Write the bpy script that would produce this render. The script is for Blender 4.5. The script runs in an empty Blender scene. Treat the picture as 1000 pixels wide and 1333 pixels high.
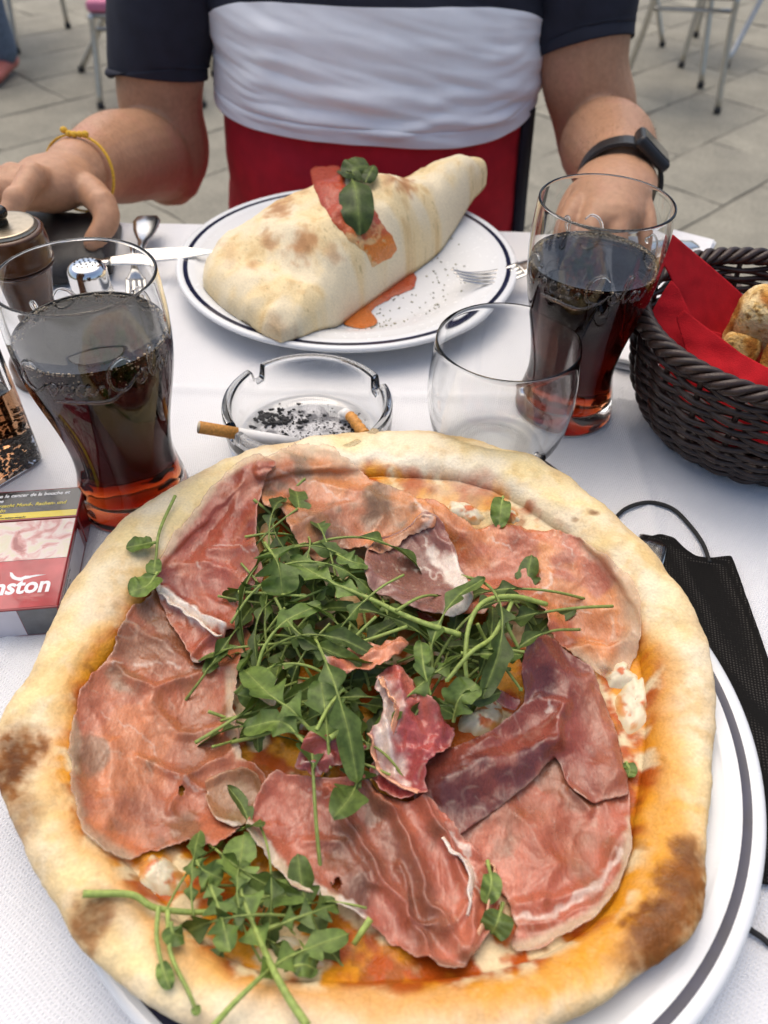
import bpy, bmesh, math, random
import numpy as np
from mathutils import Vector, Matrix

random.seed(7)
rng = np.random.default_rng(7)
S = bpy.context.scene
COL = S.collection
TZ = 0.75                      # height of the table top above the paving

# ------------------------------------------------------------------ camera
FPX, PITCH, CAMH, ROLL = 1032.0, 0.7767, 0.347, -0.02373
cd = bpy.data.cameras.new('camera')
cam = bpy.data.objects.new('camera', cd)
COL.objects.link(cam)
cd.sensor_fit = 'VERTICAL'
cd.sensor_height = 36.0
cd.lens = FPX * 36.0 / 1333.0
cd.clip_start, cd.clip_end = 0.01, 400
cam.location = (0, 0, TZ + CAMH)
cam.matrix_world = (Matrix.Translation((0, 0, TZ + CAMH)) @ Matrix.Rotation(math.pi / 2 - PITCH, 4, 'X')
                    @ Matrix.Rotation(-ROLL, 4, 'Z'))
cd.dof.use_dof = True
cd.dof.focus_distance = 0.43
cd.dof.aperture_fstop = 9.5
S.camera = cam

# ------------------------------------------------------------------ light
SUN_EL, SUN_AZ = 68.0, -25.0        # azimuth from +Y towards +X
wd = bpy.data.worlds.new('World')
S.world = wd
wd.use_nodes = True
wn = wd.node_tree
sky = wn.nodes.new('ShaderNodeTexSky')
sky.sky_type = 'NISHITA'
sky.sun_disc = False
sky.sun_elevation = math.radians(SUN_EL)
sky.sun_rotation = math.radians(SUN_AZ)
sky.air_density, sky.dust_density, sky.ozone_density = 1.0, 4.0, 1.0
bg = wn.nodes['Background']
bg.inputs['Strength'].default_value = 0.15
wn.links.new(sky.outputs[0], bg.inputs[0])
sl = bpy.data.lights.new('sun', 'SUN')
sl.energy, sl.angle, sl.color = 1.5, math.radians(82), (1.0, 0.86, 0.65)
so = bpy.data.objects.new('sun', sl)
COL.objects.link(so)
el, az = math.radians(SUN_EL), math.radians(SUN_AZ)
so.rotation_euler = Vector((math.sin(az) * math.cos(el), math.cos(az) * math.cos(el), math.sin(el))).to_track_quat('Z', 'Y').to_euler()
S.view_settings.view_transform = 'Standard'
S.view_settings.look = 'None'
S.view_settings.exposure = 0.33
S.view_settings.gamma = 1.0
S.view_settings.use_curve_mapping = False
S.render.engine = 'CYCLES'
S.cycles.use_denoising = True
S.cycles.max_bounces = 16
S.cycles.transmission_bounces = 14
S.cycles.transparent_max_bounces = 24
S.cycles.sample_clamp_indirect = 6.0

# ------------------------------------------------------------------ helpers
def tag(o, label=None, cat=None, group=None, kind=None):
    for k, v in (('label', label), ('category', cat), ('group', group), ('kind', kind)):
        if v: o[k] = v
    return o

def empty(name, loc=(0, 0, 0), label=None, cat=None, group=None, rz=0.0):
    o = bpy.data.objects.new(name, None)
    o.empty_display_size = 0.03
    COL.objects.link(o)
    o.location = loc
    o.rotation_euler = (0, 0, rz)
    return tag(o, label, cat, group)

def ray(u, v):
    u = np.asarray(u, float) - 500.0; v = np.asarray(v, float) - 666.5
    c, s = math.cos(ROLL), math.sin(ROLL)
    x = c * u - s * v; y = s * u + c * v
    return x / FPX, math.cos(PITCH) - y / FPX * math.sin(PITCH), -math.sin(PITCH) - y / FPX * math.cos(PITCH)

def V(u, v, z=0.0):            # point at height z above the table
    dx, dy, dz = ray(u, v)
    t = (z - CAMH) / dz
    return np.stack([dx * t, dy * t, z + 0 * t + TZ], -1)

def VY(u, v, y):               # point on the vertical plane at distance y
    dx, dy, dz = ray(u, v)
    t = y / dy
    return np.stack([dx * t, y + 0 * t, CAMH + dz * t + TZ], -1)

def hash2(ix, iy, seed):
    n = (ix.astype(np.int64) * 374761393 + iy.astype(np.int64) * 668265263 + seed * 2147483647) & 0x7fffffff
    n = ((n ^ (n >> 13)) * 1274126177) & 0x7fffffff
    n = n ^ (n >> 16)
    return (n & 0xffff) / 65535.0

def vnoise(x, y, seed=0):
    x = np.asarray(x, float); y = np.asarray(y, float)
    ix, iy = np.floor(x), np.floor(y)
    fx, fy = x - ix, y - iy
    fx = fx * fx * fx * (fx * (fx * 6 - 15) + 10); fy = fy * fy * fy * (fy * (fy * 6 - 15) + 10)
    a = hash2(ix, iy, seed); b = hash2(ix + 1, iy, seed); c = hash2(ix, iy + 1, seed); d = hash2(ix + 1, iy + 1, seed)
    return (a * (1 - fx) + b * fx) * (1 - fy) + (c * (1 - fx) + d * fx) * fy

def fbm(x, y, octv=4, seed=0, gain=0.5):
    s, a, t = 0.0, 1.0, 0.0
    for k in range(octv):
        q = .55 + .9 * k; cq, sq = math.cos(q) * 2 ** k, math.sin(q) * 2 ** k
        s = s + a * vnoise(x * cq - y * sq + 17.3 * k, x * sq + y * cq - 9.1 * k, seed + k * 13)
        t += a; a *= gain
    return s / t

def ridge(x, y, octv=3, seed=0):
    s, a, t = 0.0, 1.0, 0.0
    for k in range(octv):
        q = .35 + .8 * k; cq, sq = math.cos(q) * 2 ** k, math.sin(q) * 2 ** k
        s = s + a * (1 - np.abs(2 * vnoise(x * cq - y * sq + 5.7 * k, x * sq + y * cq + 3.3 * k, seed + 31 * k) - 1))
        t += a; a *= 0.55
    return s / t

def sst(a, b, x):
    t = np.clip((np.asarray(x, float) - a) / (b - a), 0, 1)
    return t * t * (3 - 2 * t)

def lin(r, g, b, k=1.0):        # 8-bit colour to linear
    c = np.array([r, g, b], float) / 255.0
    return np.where(c <= 0.04045, c / 12.92, ((c + 0.055) / 1.055) ** 2.4) * k

def mesh(name, verts, faces, mat=None, parent=None, smooth=True, color=None, attrs=None, mats=None, midx=None):
    me = bpy.data.meshes.new(name)
    verts = np.asarray(verts, float)
    me.from_pydata(verts.tolist(), [], faces if isinstance(faces, list) else faces.tolist())
    if smooth: me.polygons.foreach_set('use_smooth', [True] * len(me.polygons))
    for m in (mats or ([mat] if mat else [])): me.materials.append(m)
    if midx is not None: me.polygons.foreach_set('material_index', np.asarray(midx, dtype=np.int32))
    if color is not None:
        at = me.color_attributes.new('Col', 'FLOAT_COLOR', 'POINT')
        c = np.ones((len(verts), 4)); c[:, :color.shape[1]] = color
        at.data.foreach_set('color', c.ravel())
    for k, a in (attrs or {}).items():
        at = me.attributes.new(k, 'FLOAT', 'POINT'); at.data.foreach_set('value', np.asarray(a, dtype=np.float32))
    me.update()
    o = bpy.data.objects.new(name, me)
    COL.objects.link(o)
    if parent: o.parent = parent
    return o

def gridfaces(n, m, cu=False, cv=False, off=0):
    i = np.arange(n if cu else n - 1)[:, None]; j = np.arange(m if cv else m - 1)[None, :]
    i2, j2 = (i + 1) % n, (j + 1) % m
    f = np.stack([i * m + j + 0 * j2, i2 * m + j, i2 * m + j2, i * m + j2 + 0 * i2], -1).reshape(-1, 4)
    return f + off

class MB:
    """collects several shells into one mesh"""
    def __init__(s): s.v, s.f, s.c, s.n, s.m = [], [], [], 0, []
    def add(s, v, f, c=None, mi=0):
        v = np.asarray(v, float).reshape(-1, 3)
        fl = f.tolist() if isinstance(f, np.ndarray) else f
        s.v.append(v); s.f += [[k + s.n for k in q] for q in fl]; s.m += [mi] * len(fl)
        s.c.append(np.zeros((len(v), 3)) if c is None else np.broadcast_to(np.asarray(c, float), (len(v), 3)))
        s.n += len(v)
        return s
    def build(s, name, mat=None, parent=None, smooth=True, mats=None, color=False):
        return mesh(name, np.concatenate(s.v), s.f, mat, parent, smooth, np.concatenate(s.c) if color else None, mats=mats, midx=s.m if mats else None)

def catmull(pts, n):
    p = np.asarray(pts, float)
    p = np.vstack([2 * p[0] - p[1], p, 2 * p[-1] - p[-2]])
    L = len(p) - 3
    t = np.linspace(0, L - 1e-6, n); i = t.astype(int); f = (t - i)[:, None]
    a, b, c, d = p[i], p[i + 1], p[i + 2], p[i + 3]
    return 0.5 * (2 * b + (c - a) * f + (2 * a - 5 * b + 4 * c - d) * f ** 2 + (3 * b - a - 3 * c + d) * f ** 3)

def frames(p):
    t = np.gradient(p, axis=0); t /= np.linalg.norm(t, axis=1)[:, None] + 1e-12
    a = np.zeros_like(p)
    ref = np.array([0, 0, 1.0]) if abs(t[0, 2]) < 0.9 else np.array([1.0, 0, 0])
    for i in range(len(p)):
        ref = ref - t[i] * ref.dot(t[i]); ref /= np.linalg.norm(ref) + 1e-12
        a[i] = ref
    return t, a, np.cross(t, a)

def tube_vf(p, r, sides=8, closed=False, cap=True):
    p = np.asarray(p, float); n = len(p)
    r = np.broadcast_to(np.asarray(r, float), (n,))
    t, a, b = frames(p)
    if closed:
        d = np.vstack([p[-1:], p, p[:1]]); t = d[2:] - d[:-2]; t /= np.linalg.norm(t, axis=1)[:, None]
        a = np.tile([0, 0, 1.0], (n, 1)); a -= t * (a * t).sum(1)[:, None]; a /= np.linalg.norm(a, axis=1)[:, None]; b = np.cross(t, a)
    ang = np.linspace(0, 2 * math.pi, sides, endpoint=False)
    v = p[:, None] + r[:, None, None] * (np.cos(ang)[None, :, None] * a[:, None] + np.sin(ang)[None, :, None] * b[:, None])
    f = gridfaces(n, sides, closed, True)[:, ::-1].tolist()
    v = v.reshape(-1, 3)
    if cap and not closed:
        f.append(list(range(sides))[::-1]); f.append([(n - 1) * sides + k for k in range(sides)])
    return v, f

def lathe_vf(prof, seg=96, rmod=None, close=False, flip=True):
    prof = np.asarray(prof, float)
    th = np.linspace(0, 2 * math.pi, seg, endpoint=False)
    r = np.repeat(prof[:, 0][:, None], seg, 1); z = np.repeat(prof[:, 1][:, None], seg, 1)
    if rmod is not None: r = r * (1 + rmod(z, th[None, :] + 0 * z))
    v = np.stack([r * np.cos(th), r * np.sin(th), z], -1)
    f = gridfaces(len(prof), seg, close, True)
    return v.reshape(-1, 3), (f[:, ::-1] if flip else f).tolist()

def box_vf(x0, x1, y0, y1, z0, z1):
    v = [(x, y, z) for z in (z0, z1) for y in (y0, y1) for x in (x0, x1)]
    return v, [[0, 2, 3, 1], [4, 5, 7, 6], [0, 1, 5, 4], [2, 6, 7, 3], [0, 4, 6, 2], [1, 3, 7, 5]]

def bevel(o, w, seg=2):
    m = o.modifiers.new('bevel', 'BEVEL'); m.width = w; m.segments = seg; m.limit_method = 'ANGLE'
    return o

# ------------------------------------------------------------------ materials
def new_mat(name):
    m = bpy.data.materials.new(name); m.use_nodes = True
    nt = m.node_tree
    return m, nt, nt.nodes['Principled BSDF']

def ramp(nt, fac, stops):
    r = nt.nodes.new('ShaderNodeValToRGB')
    els = r.color_ramp.elements
    while len(els) < len(stops): els.new(0.5)
    for e, (p, c) in zip(els, stops):
        e.position = p; e.color = (*c, 1) if len(c) == 3 else c
    nt.links.new(fac, r.inputs[0])
    return r

def noise_node(nt, scale, detail=4, vec=None, rough=0.5, dist=0.0):
    n = nt.nodes.new('ShaderNodeTexNoise')
    n.inputs['Scale'].default_value = scale; n.inputs['Detail'].default_value = detail
    n.inputs['Roughness'].default_value = rough; n.inputs['Distortion'].default_value = dist
    if vec is not None: nt.links.new(vec, n.inputs['Vector'])
    return n

def texco(nt, scale=None, kind='Object'):
    t = nt.nodes.new('ShaderNodeTexCoord')
    if scale is None: return t.outputs[kind]
    mp = nt.nodes.new('ShaderNodeMapping')
    mp.inputs['Scale'].default_value = scale
    nt.links.new(t.outputs[kind], mp.inputs[0])
    return mp.outputs[0]

def bump(nt, b, h, strength=0.3, dist=0.001, prev=None):
    n = nt.nodes.new('ShaderNodeBump')
    n.inputs['Strength'].default_value = strength; n.inputs['Distance'].default_value = dist
    nt.links.new(h, n.inputs['Height'])
    if prev is not None: nt.links.new(prev, n.inputs['Normal'])
    nt.links.new(n.outputs[0], b.inputs['Normal'])
    return n.outputs[0]

def plain(name, col, rough=0.5, metal=0.0, var=0.15, scale=60, bmp=0.0, bscale=300, spec=None, sss=0.0, kind='Object'):
    m, nt, b = new_mat(name)
    tc = texco(nt, kind=kind)
    n = noise_node(nt, scale, 4, tc)
    c = np.asarray(col, float)
    r = ramp(nt, n.outputs[0], [(0.3, np.clip(c * (1 - var), 0, 1)), (0.7, np.clip(c * (1 + var), 0, 1))])
    nt.links.new(r.outputs[0], b.inputs['Base Color'])
    b.inputs['Roughness'].default_value = rough; b.inputs['Metallic'].default_value = metal
    if spec is not None: b.inputs['Specular IOR Level'].default_value = spec
    if bmp: bump(nt, b, noise_node(nt, bscale, 3, tc).outputs[0], bmp, 0.001)
    if sss:
        b.inputs['Subsurface Weight'].default_value = sss
        b.inputs['Subsurface Radius'].default_value = (0.006, 0.003, 0.0015); b.inputs['Subsurface Scale'].default_value = 1.0
    return m

def attr_mat(name, rough=0.5, fine=900, fvar=0.12, bmp=0.3, bscale=500, bdist=0.0006, sss=0.0, spec=0.5, rough2=None, stretch=None, alpha=None):
    m, nt, b = new_mat(name)
    a = nt.nodes.new('ShaderNodeAttribute'); a.attribute_name = 'Col'
    tc = texco(nt, stretch)
    n = noise_node(nt, fine, 4, tc)
    mul = nt.nodes.new('ShaderNodeMix'); mul.data_type = 'RGBA'; mul.blend_type = 'MULTIPLY'
    mul.inputs[0].default_value = 1.0
    nt.links.new(a.outputs['Color'], mul.inputs[6])
    r = ramp(nt, n.outputs[0], [(0.3, (1 - fvar,) * 3), (0.7, (1 + fvar,) * 3)])
    nt.links.new(r.outputs[0], mul.inputs[7])
    nt.links.new(mul.outputs[2], b.inputs['Base Color'])
    b.inputs['Roughness'].default_value = rough; b.inputs['Specular IOR Level'].default_value = spec
    if rough2 is not None:
        n3 = noise_node(nt, fine * 0.3, 3, tc)
        rr = nt.nodes.new('ShaderNodeMapRange'); rr.inputs[1].default_value = 0.35; rr.inputs[2].default_value = 0.65
        rr.inputs[3].default_value = rough; rr.inputs[4].default_value = rough2
        nt.links.new(n3.outputs[0], rr.inputs[0]); nt.links.new(rr.outputs[0], b.inputs['Roughness'])
    if bmp: bump(nt, b, noise_node(nt, bscale, 4, tc).outputs[0], bmp, bdist)
    if sss:
        b.inputs['Subsurface Weight'].default_value = sss
        b.inputs['Subsurface Radius'].default_value = (0.004, 0.0016, 0.0008); b.inputs['Subsurface Scale'].default_value = 1.0
    if alpha:
        at = nt.nodes.new('ShaderNodeAttribute'); at.attribute_name = alpha
        nt.links.new(at.outputs['Fac'], b.inputs['Alpha'])
    return m

def glass_mat(name, col=(1, 1, 1), rough=0.0, ior=1.5, bmp=0.0, bscale=80):
    m, nt, b = new_mat(name)
    b.inputs['Base Color'].default_value = (*col, 1)
    b.inputs['Transmission Weight'].default_value = 1.0
    b.inputs['Roughness'].default_value = rough; b.inputs['IOR'].default_value = ior
    tc = texco(nt)
    if bmp: bump(nt, b, noise_node(nt, bscale, 2, tc).outputs[0], bmp, 0.001)
    return m

def liquid_mat(name, absorb, density, ior=1.33):
    m, nt, b = new_mat(name)
    b.inputs['Transmission Weight'].default_value = 1.0
    b.inputs['Roughness'].default_value = 0.0; b.inputs['IOR'].default_value = ior
    va = nt.nodes.new('ShaderNodeVolumeAbsorption')
    va.inputs['Color'].default_value = (*absorb, 1); va.inputs['Density'].default_value = density
    nt.links.new(va.outputs[0], nt.nodes['Material Output'].inputs['Volume'])
    return m

# ------------------------------------------------------------------ setting: sky dome is the world; paving of stone slabs
def stone_mat():
    m, nt, b = new_mat('grey_stone')
    tc = texco(nt)
    oi = nt.nodes.new('ShaderNodeObjectInfo')
    n1 = noise_node(nt, 5, 6, tc, 0.65); n2 = noise_node(nt, 90, 4, tc, 0.7)
    r1 = ramp(nt, n1.outputs[0], [(0.25, (0.175, 0.166, 0.130)), (0.75, (0.305, 0.287, 0.226))])
    hs = nt.nodes.new('ShaderNodeHueSaturation')
    mr = nt.nodes.new('ShaderNodeMapRange'); mr.inputs[3].default_value = 0.90; mr.inputs[4].default_value = 1.10
    nt.links.new(oi.outputs['Random'], mr.inputs[0]); nt.links.new(mr.outputs[0], hs.inputs['Value'])
    mx = nt.nodes.new('ShaderNodeMix'); mx.data_type = 'RGBA'; mx.blend_type = 'MULTIPLY'; mx.inputs[0].default_value = 1
    r2 = ramp(nt, n2.outputs[0], [(0.35, (0.72, 0.72, 0.72)), (0.65, (1.1, 1.1, 1.1))])
    nt.links.new(r1.outputs[0], mx.inputs[6]); nt.links.new(r2.outputs[0], mx.inputs[7])
    nt.links.new(mx.outputs[2], hs.inputs['Color']); nt.links.new(hs.outputs[0], b.inputs['Base Color'])
    b.inputs['Roughness'].default_value = 0.75
    bump(nt, b, n2.outputs[0], 0.4, 0.002)
    return m
M_STONE = stone_mat()
M_JOINT = plain('joint_dirt', (0.13, 0.12, 0.095), 0.95, var=0.3, scale=40)
g = mesh('ground', [(-150, -150, -0.007), (150, -150, -0.007), (150, 150, -0.007), (-150, 150, -0.007)], [[0, 1, 2, 3]], M_JOINT, smooth=False)
tag(g, kind='structure')
pav = empty('pavement'); tag(pav, kind='structure')

def slab_mesh(w, l, seed):
    bm = bmesh.new()
    bmesh.ops.create_grid(bm, x_segments=6, y_segments=4, size=0.5)
    r = random.Random(seed)
    for v in bm.verts:
        x, y = v.co.x, v.co.y
        e = max(abs(x), abs(y)) > 0.49
        v.co = Vector((x * l + (r.uniform(-.004, .004) if e else 0), y * w + (r.uniform(-.004, .004) if e else 0), r.uniform(-.0012, .0012) - (0.004 if e else 0)))
    ed = [e for e in bm.edges if e.is_boundary]
    ex = bmesh.ops.extrude_edge_only(bm, edges=ed)
    for v in [q for q in ex['geom'] if isinstance(q, bmesh.types.BMVert)]: v.co.z = -0.016
    bmesh.ops.recalc_face_normals(bm, faces=bm.faces)
    me = bpy.data.meshes.new('paving_slab'); bm.to_mesh(me); bm.free()
    me.materials.append(M_STONE)
    return me
ROW = 0.335
slabs = [slab_mesh(ROW - 0.008, L - 0.008, i) for i, L in enumerate((0.5, 0.62, 0.72))]
c45 = math.sqrt(0.5)
for k in range(-16, 6):
    n0 = -1.398 + ROW * (k + 0.5) + 0.02 * 0
    t = -1.9 + (k * 0.377) % 0.6
    if True:
        while t < 7.5:
            i = random.randrange(3); L = (0.5, 0.62, 0.72)[i]
            tc_ = t + L / 2
            x = (n0 + tc_) * c45; y = (tc_ - n0) * c45
            if -2.9 < x < 3.0 and 0.9 < y < 6.4 and abs(x) < 0.9 + 0.56 * y:
                o = bpy.data.objects.new('paving_slab', slabs[i]); COL.objects.link(o)
                o.parent = pav; o.location = (x, y, random.uniform(-.002, .002)); o.rotation_euler = (0, 0, math.pi / 4 + (math.pi if random.random() < .5 else 0))
            t += L

# ------------------------------------------------------------------ table and cloth
M_WOOD = plain('dark_wood', (0.075, 0.036, 0.018), 0.45, var=0.35, scale=25, bmp=0.2)
tb = empty('dining_table', (0, 0.4, 0), 'square brown wooden dining table under the white cloth', 'table')
YN, YF = -0.02, 0.750
poly = [(-.50, YF), (.292, YF), (.306, .735), (.313, .70), (.362, .40), (.375, YN + .03), (.36, YN), (-.50, YN)]
mb = MB()
top = [(x, y - .4, TZ - 0.003) for x, y in poly]; bot = [(x, y - .4, TZ - 0.033) for x, y in poly]
N = len(poly)
mb.add(top + bot, [list(range(N))[::-1], list(range(N, 2 * N))] + [[i, (i + 1) % N, N + (i + 1) % N, N + i] for i in range(N)])
bevel(mb.build('table_top', M_WOOD, tb, smooth=False), 0.003)
for x, y in ((-.45, .70), (.25, .70), (-.45, .15), (.30, .15)):
    mb = MB(); mb.add(*box_vf(x - .02, x + .02, y - .42, y - .38, 0, TZ - .034)); bevel(mb.build('leg', M_WOOD, tb, smooth=False), .003)
for x0, x1, y0, y1 in ((-.43, .23, .69, .71), (-.43, .28, .14, .16), (-.46, -.44, .172, .678)):
    mb = MB(); mb.add(*box_vf(x0, x1, y0 - .4, y1 - .4, TZ - .11, TZ - .034)); mb.build('apron', M_WOOD, tb, smooth=False)

def cloth_mat():
    m, nt, b = new_mat('white_cloth')
    tc = texco(nt)
    n = noise_node(nt, 9, 4, tc)
    r = ramp(nt, n.outputs[0], [(0.3, (0.70, 0.71, 0.735)), (0.7, (0.77, 0.775, 0.79))])
    nt.links.new(r.outputs[0], b.inputs['Base Color'])
    b.inputs['Roughness'].default_value = 0.85; b.inputs['Specular IOR Level'].default_value = 0.25
    b.inputs['Sheen Weight'].default_value = 0.15
    sep = nt.nodes.new('ShaderNodeSeparateXYZ')
    mp = nt.nodes.new('ShaderNodeMapping'); mp.inputs['Rotation'].default_value = (0, 0, 0.62)
    dn = noise_node(nt, 60, 2, tc)
    mx = nt.nodes.new('ShaderNodeMixRGB'); mx.blend_type = 'LINEAR_LIGHT'; mx.inputs[0].default_value = 0.0016
    nt.links.new(tc, mx.inputs[1]); nt.links.new(dn.outputs['Color'], mx.inputs[2])
    nt.links.new(mx.outputs[0], mp.inputs[0]); nt.links.new(mp.outputs[0], sep.inputs[0])
    def wave(sock, per):
        a = nt.nodes.new('ShaderNodeMath'); a.operation = 'MULTIPLY'; a.inputs[1].default_value = 2 * math.pi / per
        s_ = nt.nodes.new('ShaderNodeMath'); s_.operation = 'SINE'
        nt.links.new(sock, a.inputs[0]); nt.links.new(a.outputs[0], s_.inputs[0]); return s_.outputs[0]
    w1, w2 = wave(sep.outputs[0], 0.0017), wave(sep.outputs[1], 0.0021)
    ad = nt.nodes.new('ShaderNodeMath'); ad.operation = 'MULTIPLY'
    nt.links.new(w1, ad.inputs[0]); nt.links.new(w2, ad.inputs[1])
    ad2 = nt.nodes.new('ShaderNodeMath'); ad2.operation = 'MULTIPLY_ADD'; ad2.inputs[1].default_value = 0.6
    nt.links.new(w1, ad2.inputs[0]); nt.links.new(ad.outputs[0], ad2.inputs[2])
    bump(nt, b, ad2.outputs[0], 0.6, 0.00024)
    return m
M_CLOTH = cloth_mat()
nx, ny = 260, 260
u = np.linspace(0, 1, nx)[:, None]; vv = np.linspace(0, 1, ny)[None, :]
Yc = -0.035 + vv * 0.802 + 0 * u
xr = 0.192 + 0.148 * Yc + 0.006 * np.sin(Yc * 23) + 0.004 * (vnoise(Yc * 40, 0 * Yc, 3) - .5)
Xc = -0.485 + u * (xr + 0.485)
Zc = 0.0012 + 0.0022 * (fbm(Xc * 7, Yc * 7, 3, 5) - .5) + 0.0012 * (fbm(Xc * 22, Yc * 22, 2, 8) - .5)
for (x0, y0, x1, y1, h, w) in ((-.5, .478, .25, .470, .0022, .004), (.16, .02, .175, .75, .0016, .004), (.19, .445, .25, .43, .002, .006), (-.02, .5, .09, .455, .0012, .008),(-.2, .02, -.19, .75, .0014, .004), (-.19, .16, -.24, .08, .0012, .006)):
    d = np.array([x1 - x0, y1 - y0]); L = np.hypot(*d); d /= L
    px_, py_ = Xc - x0, Yc - y0
    t = px_ * d[0] + py_ * d[1]; s_ = -px_ * d[1] + py_ * d[0]
    Zc = Zc + h * np.exp(-(s_ / w) ** 2) * sst(0, .03, t) * sst(0, .03, L - t)
ef = np.clip((Yc - 0.744) / 0.02, 0, 2)
Zc = Zc - 0.012 * ef ** 1.5
er = np.clip(1 - (xr - Xc) / 0.012, 0, 1); Zc = Zc + 0.0015 * er * (fbm(Yc * 30, Yc * 0, 2, 4) - .3)
P3 = np.stack([Xc, Yc - 0.4, Zc], -1).reshape(-1, 3)
cl = mesh('tablecloth', P3, gridfaces(nx, ny), M_CLOTH)
cl.location = (0, 0.4, TZ)
sm = cl.modifiers.new('thick', 'SOLIDIFY'); sm.thickness = 0.0008; sm.offset = 0
tag(cl, 'white woven cotton tablecloth spread over the wooden table', 'tablecloth')
M_CREAM = plain('cream_cloth', (0.62, 0.58, 0.47), 0.9, var=0.06, scale=30, bmp=.2)
ZT = 0.0022                     # top of the cloth

# ------------------------------------------------------------------ plates
def china_mat():
    m, nt, b = new_mat('white_china')
    tc = texco(nt)
    n = noise_node(nt, 14, 3, tc)
    r = ramp(nt, n.outputs[0], [(0.3, (0.70, 0.72, 0.735)), (0.7, (0.745, 0.76, 0.77))])
    nt.links.new(r.outputs[0], b.inputs['Base Color'])
    n2 = noise_node(nt, 220, 3, tc)
    rr = nt.nodes.new('ShaderNodeMapRange'); rr.inputs[1].default_value = .4; rr.inputs[2].default_value = .7; rr.inputs[3].default_value = .12; rr.inputs[4].default_value = .3
    nt.links.new(n2.outputs[0], rr.inputs[0]); nt.links.new(rr.outputs[0], b.inputs['Roughness'])
    return m
M_CHINA = china_mat()
M_NAVY = plain('navy_glaze', (0.012, 0.014, 0.04), 0.15, var=0.3, scale=80)
def plate(R, loc, label, cat='plate', line=True, name='plate'):
    k = R - 0.1575
    prof = [(0.0001, .005), (.05 + k * .5, .0050), (.09 + k, .0050), (.098 + k, .0056), (.106 + k, .0078), (.116 + k, .0125), (.124 + k, .0158), (.131 + k, .0180), (.139 + k, .0196), (.1405 + k, .0203), (.1415 + k, .0208), (.1475 + k, .0212)]
    out = [(.1515 + k, .0214), (.1535 + k, .0222), (.1555 + k, .0222), (.1570 + k, .0212), (.1575 + k, .0197), (.1565 + k, .0183), (.150 + k, .0165), (.13 + k, .0125), (.115 + k, .0065), (.105 + k, .0010), (.102 + k, 0), (.098 + k, .0002), (.096 + k, .0022), (.0001, .0022)]
    v, f = lathe_vf(prof + out, 160, flip=False)
    mi = [0] * len(f)
    if line:
        i0 = len(prof) - 1
        for j in range(160): mi[i0 * 160 + j] = 1
    o = mesh(name, v, f, None, mats=[M_CHINA, M_NAVY], midx=mi)
    o.location = loc
    return tag(o, label, cat)
plate(0.1575, (0.0136, 0.195, TZ + ZT), 'large white plate with a navy rim line under the ham and rocket pizza')
plate(0.1465, (-0.0363, 0.644, TZ + ZT), 'white plate with a navy rim line under the folded calzone')

# ------------------------------------------------------------------ pizza: dough
PZ = V(465, 950, 0.02)                      # centre of the pizza
PCX, PCY = PZ[0], PZ[1]
piz = empty('pizza', (PCX, PCY, TZ), 'large round pizza with ham slices and rocket leaves on the navy rimmed plate', 'pizza')
PO = np.array([PCX, PCY, TZ])
OUT = [(520, 577), (440, 582), (370, 594), (300, 616), (222, 658), (160, 703), (115, 760), (80, 830), (50, 890), (22, 945), (3, 985), (2, 1020), (18, 1060), (42, 1115), (62, 1160), (95, 1212), (130, 1256), (172, 1300), (222, 1336), (290, 1365), (370, 1385), (450, 1392), (540, 1390), (630, 1378), (700, 1355), (760, 1328), (820, 1280), (870, 1246), (897, 1222), (907, 1150), (912, 1080), (921, 990), (922, 930), (912, 862), (890, 810), (850, 750), (810, 702), (770, 665), (720, 630), (660, 602), (590, 583)]
INN = [(520, 628), (450, 628), (390, 636), (330, 660), (270, 700), (225, 745), (190, 800), (155, 850), (120, 910), (112, 960), (118, 1020), (125, 1070), (150, 1110), (182, 1140), (215, 1175), (255, 1215), (300, 1246), (360, 1268), (430, 1272), (500, 1268), (570, 1266), (640, 1256), (700, 1240), (760, 1208), (800, 1170), (822, 1110), (832, 1050), (842, 990), (845, 930), (838, 870), (822, 810), (790, 760), (750, 715), (700, 680), (640, 645), (580, 630)]
def zbase(x, y):                            # the dough lies in the plate and over its rim
    d = np.hypot(x - 0.0136, y - 0.195)
    return ZT + .0012 + np.interp(d, [0, .09, .105, .118, .130, .1475, .1555, .162, .20], [.0052, .0052, .008, .0136, .0178, .0212, .0222, .0215, .019]) * .97
def polar(pts, z):
    q = V(np.array([p[0] for p in pts]), np.array([p[1] for p in pts]), z)
    dx, dy = q[:, 0] - PCX, q[:, 1] - PCY
    th = np.arctan2(dy, dx); r = np.hypot(dx, dy)
    o = np.argsort(th); th, r = th[o], r[o]
    th = np.concatenate([th - 2 * math.pi, th, th + 2 * math.pi]); r = np.tile(r, 3)
    g_ = np.linspace(-math.pi, math.pi, 721)
    R = np.interp(g_, th, r)
    k = np.exp(-(np.arange(-12, 13) / 5.0) ** 2); k /= k.sum()
    return g_, np.convolve(np.concatenate([R[-13:-1], R, R[1:13]]), k, 'valid')
TH, RO = polar(OUT, 0.022)
_, RI = polar(INN, 0.026)
def Rat(th, arr): return np.interp(th, TH, arr)
HTOP, HFLAT = 0.0160, 0.0050
def dough_noise(x, y):
    return (fbm(x * 42, y * 42, 3, 11, .40) - .5) * .0058 + (ridge(x * 90, y * 90, 2, 5) - .6) * .0011 + (fbm(x * 420, y * 420, 2, 9) - .5) * .0007
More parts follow.
